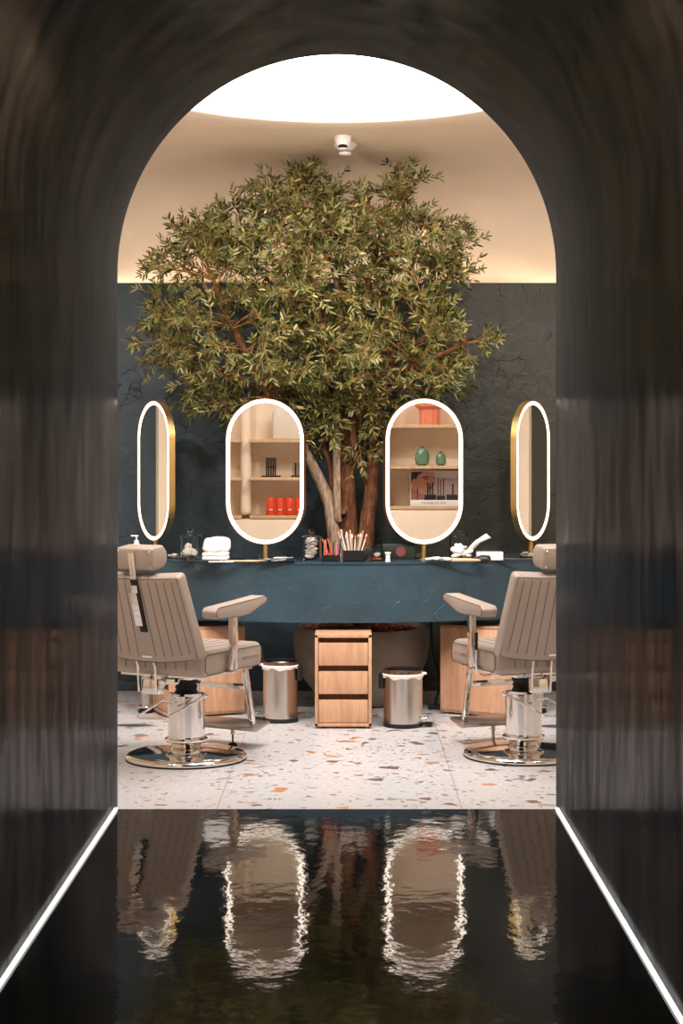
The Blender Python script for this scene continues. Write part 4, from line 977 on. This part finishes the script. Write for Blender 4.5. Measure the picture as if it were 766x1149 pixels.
for i in range(15):
    dx = -0.45+0.9*i/14+rr.uniform(-.05, .05); px = 396+dx*14
    stick(px, 9.52+rr.uniform(-.02, .02), 0.006, dx*0.75, rr.uniform(0.12, 0.16), 0.0035, ['white', 'silver', 'white', 'beige'][i % 4], 'slim make-up brush with pale handle in the black holder, %s' % BL[i], 'brush', bg, 'makeup_brush', True, ['beige', 'paper', 'copper'][i % 3])
# clear cosmetics box
t = empty('cosmetics_case', onc(422, 9.56), 0, 'clear upright cosmetics case right of the black brush holder', 'case')
mb = MB(); tray_box(mb, 0.068, 0.06, 0.125, 0.003); mb.build('shell', 'acrylic', t)
mb = MB(); mb.box((0, 0, 0.075), (0.058, 0.05, 0.03), bev=0.003); mb.build('black_compact', 'black', t)
mb = MB(); mb.sphere((0, 0, 0.035), 0.028, 14, (1, 0.8, 0.6), nz=0.2); mb.build('powder_puff', 'cotton', t)
mb = MB(); mb.box((0, 0, 0.010), (0.058, 0.05, 0.012), bev=0.002); mb.build('palette', 'copper', t)
# dark box with round mark
t = empty('palette_box', onc(447, 9.70), 0, 'dark green black box with a round red mark right of the tree trunk', 'box')
mb = MB(); mb.box((0, 0, 0.045), (0.185, 0.06, 0.09), bev=0.003); mb.build('body', 'darkgreen', t)
mb = MB(); mb.cone((0.012, -0.0295, 0.045), (0.012, -0.032, 0.045), 0.028, 0.028, 28); ds = mb.build('round_mark', 'maroon', t)
mb = MB(); mb.tube([(0.012+0.017*math.cos(a), -0.0325, 0.045+0.017*math.sin(a)) for a in [i*PI/10 for i in range(20)]], 0.0012, 5, None, True); mb.build('mark_ring', 'darkgreen', ds)
mb = MB(); mb.lathe([(0, 0), (0.015, 0), (0.0155, 0.004), (0.013, 0.007), (0.013, 0.042), (0.0175, 0.045), (0.0175, 0.053), (0, 0.053)], seg=20); simple(mb, 'white_pot', 'white', onc(435, 9.47), 'small white cylindrical pot before the dark box', 'pot')
# tissue and tube under mirror 2
mb = MB(); b = bmesh.new(); bmesh.ops.create_grid(b, x_segments=16, y_segments=10, size=0.5)
for v in b.verts:
    p = v.co.copy(); v.co = Vector((p.x*0.15, p.y*0.07, 0.014+0.016*noise.noise(Vector((p.x*5, p.y*4, 2)))+0.014*(0.5-abs(p.x))))
mb.merge(b); o = simple(mb, 'crumpled_tissue', 'paper', onc(492, 9.46), 'crumpled white tissue lying right of the right middle mirror stand', 'tissue')
sm = o.modifiers.new('thick', 'SOLIDIFY'); sm.thickness = 0.003
mb = MB(); mb.tube([(-0.08, 0, 0.011), (0.02, 0, 0.011), (0.07, 0, 0.010), (0.085, 0, 0.009)], [0.010, 0.010, 0.007, 0.004], 12); simple(mb, 'powder_brush', 'beige', onc(522, 9.44), 'beige handled brush lying before the white ribbon bow', 'brush')
# ribbon bow, white gift box, acrylic box
t = empty('ribbon_bow', onc(519, 9.60), 0, 'white satin bow with a long standing tail before the right glass jar', 'bow')
def loop(mb, c, a, L, W):
    pts = [(0, 0), (L*0.35, W*0.6), (L*0.8, W*0.75), (L, W*0.1), (L*0.8, -W*0.5), (L*0.35, -W*0.3), (0, 0)]
    ca, sa = math.cos(a), math.sin(a); q = [(c[0]+x*ca-z*sa, c[2]+x*sa+z*ca) for x, z in pts]
    vs_ = []; fs_ = []
    for (x, z) in q: vs_ += [(x, c[1]-0.02, z), (x, c[1]+0.02, z)]
    for i in range(len(q)-1): fs_.append((2*i, 2*i+1, 2*i+3, 2*i+2))
    mb.faces(vs_, fs_)
mb = MB()
for (a, L, W) in ((2.75, 0.075, 0.022), (3.45, 0.07, 0.018), (0.25, 0.06, 0.018), (1.9, 0.06, 0.018), (-0.35, 0.05, 0.016), (2.25, 0.07, 0.018)):
    mb.sphere((math.cos(a)*L*0.5, rr.uniform(-.02, .005), 0.040+math.sin(a)*L*0.5), L*0.55, 14, (1, 0.55, W/L*1.5), rot=RY(-a), nz=0.12)
mb.sphere((0, -0.015, 0.036), 0.014, 12); o = mb.build('loops', 'paper', t); 
mb = MB(); mb.faces([(0.01, 0, 0.045), (0.035, 0.004, 0.030), (0.10, 0.01, 0.100), (0.165, 0.014, 0.128), (0.135, 0.01, 0.152), (0.07, 0.0, 0.110)], [(0, 1, 2, 5), (5, 2, 3, 4)]); o = mb.build('tail', 'paper', t); s_ = o.modifiers.new('thick', 'SOLIDIFY'); s_.thickness = 0.003
mb = MB(); mb.box((0, 0, 0.023), (0.15, 0.08, 0.046), bev=0.002); simple(mb, 'white_box', 'white', onc(549, 9.63), 'small white box lying right of the ribbon bow', 'box')
mb = MB(); tray_box(mb, 0.20, 0.08, 0.088); simple(mb, 'acrylic_case', 'acrylic', onc(551, 9.74), 'long clear acrylic case behind the small white box', 'case')
mb = MB(); mb.sphere((0, 0, 0.015), 0.05, 20, (1, 0.6, 0.42), nz=0.25); mb.box((0, 0, 0.006), (0.09, 0.05, 0.012), bev=0.004); simple(mb, 'black_scrunchie', 'black', onc(542, 9.49), 'black crumpled pouch lying before the small white box', 'pouch')
mb = MB(); mb.tube([(-0.09, 0, 0.007), (0.02, 0, 0.006), (0.11, 0.01, 0.005)], [0.007, 0.006, 0.004], 8); simple(mb, 'black_comb_handle', 'black', onc(570, 9.60), 'thin black tail comb lying left of the far right mirror stand', 'comb')

# ------------------------------------------------------------ ceiling fittings
def ceil_z(Y_, x_=0.0):
    r = math.hypot(x_-ocx, Y_-ocy)
    for i in range(1, len(prof)-1):
        if prof[i][0] <= r <= prof[i+1][0]:
            k = (r-prof[i][0])/(prof[i+1][0]-prof[i][0]+1e-9); return prof[i][1]+(prof[i+1][1]-prof[i][1])*k
    return 3.0
def solveY(px, py):
    for k in range(400):
        Y_ = 9.10+k*0.005
        if Z(py, Y_) >= 0 and (ceil_z(Y_, X(px, Y_))-H)/Y_ <= (CY-py)/F: break
    return Y_, ceil_z(Y_, X(px, Y_))
Yd, zd = solveY(384.5, 153)
t = empty('security_camera', (X(384.5, Yd), Yd, zd-0.002), 0, 'white dome security camera on the ceiling just below the round light', 'camera')
mb = MB(); mb.lathe([(0, 0.01), (0.046, 0.01), (0.048, -0.015), (0.044, -0.035), (0.030, -0.055), (0, -0.055)], seg=32); mb.build('housing', 'white', t)
mb = MB(); mb.sphere((0, -0.006, -0.045), 0.030, 20, (1, 1, 0.85)); mb.build('dome_lens', 'lens', t)
mb = MB(); mb.lathe([(0.022, -0.062), (0.026, -0.070), (0.018, -0.075), (0, -0.075)], seg=24); mb.build('dome_ring', 'white', t)
Yd, zd = solveY(387, 160)
t = empty('smoke_detector', (X(387, Yd), Yd, zd-0.004), 0, 'white round smoke detector directly below the dome camera on the ceiling', 'smoke detector')
mb = MB(); mb.lathe([(0, 0.015), (0.040, 0.015), (0.066, -0.006), (0.068, -0.012), (0.040, -0.038), (0.034, -0.042), (0, -0.042)], seg=36); mb.build('base', 'white', t)
mb = MB(); mb.lathe([(0, -0.042), (0.024, -0.042), (0.024, -0.052), (0, -0.052)], seg=24, mat='inkgrey'); mb.lathe([(0, -0.052), (0.034, -0.052), (0.036, -0.060), (0.028, -0.068), (0, -0.068)], seg=28, mat='white'); mb.build('sensor', None, t)
Yd, zd = solveY(391, 186)
mb = MB(); mb.lathe([(0, 0.01), (0.013, 0.01), (0.013, -0.002), (0.005, -0.004), (0.005, -0.018), (0.011, -0.020), (0.011, -0.023), (0, -0.023)], seg=16)
simple(mb, 'sprinkler', 'grey', (X(391, Yd), Yd, zd), 'tiny metal sprinkler head on the ceiling below the smoke detector', 'sprinkler')
for (px, py, lab) in ((288, 216, 'small ceiling spotlight glinting through the upper left leaves'), (454, 212, 'small ceiling spotlight behind the upper right leaves')):
    Yd, zd = solveY(px, py)
    t = empty('spotlight', (X(px, Yd), Yd, zd), 0, lab, 'spotlight', 'ceiling spotlights')
    mb = MB(); mb.lathe([(0, 0.01), (0.038, 0.01), (0.038, -0.006), (0.030, -0.008), (0.030, 0.0), (0, 0.0)], seg=24); mb.build('housing', 'grey', t)
    mb = MB(); mb.sphere((0, 0, -0.018), 0.022, 14); mb.build('lamp', emit('spotlight lamp', (1, 0.95, 0.9, 1), 4.0) if px < 300 else 'white', t)
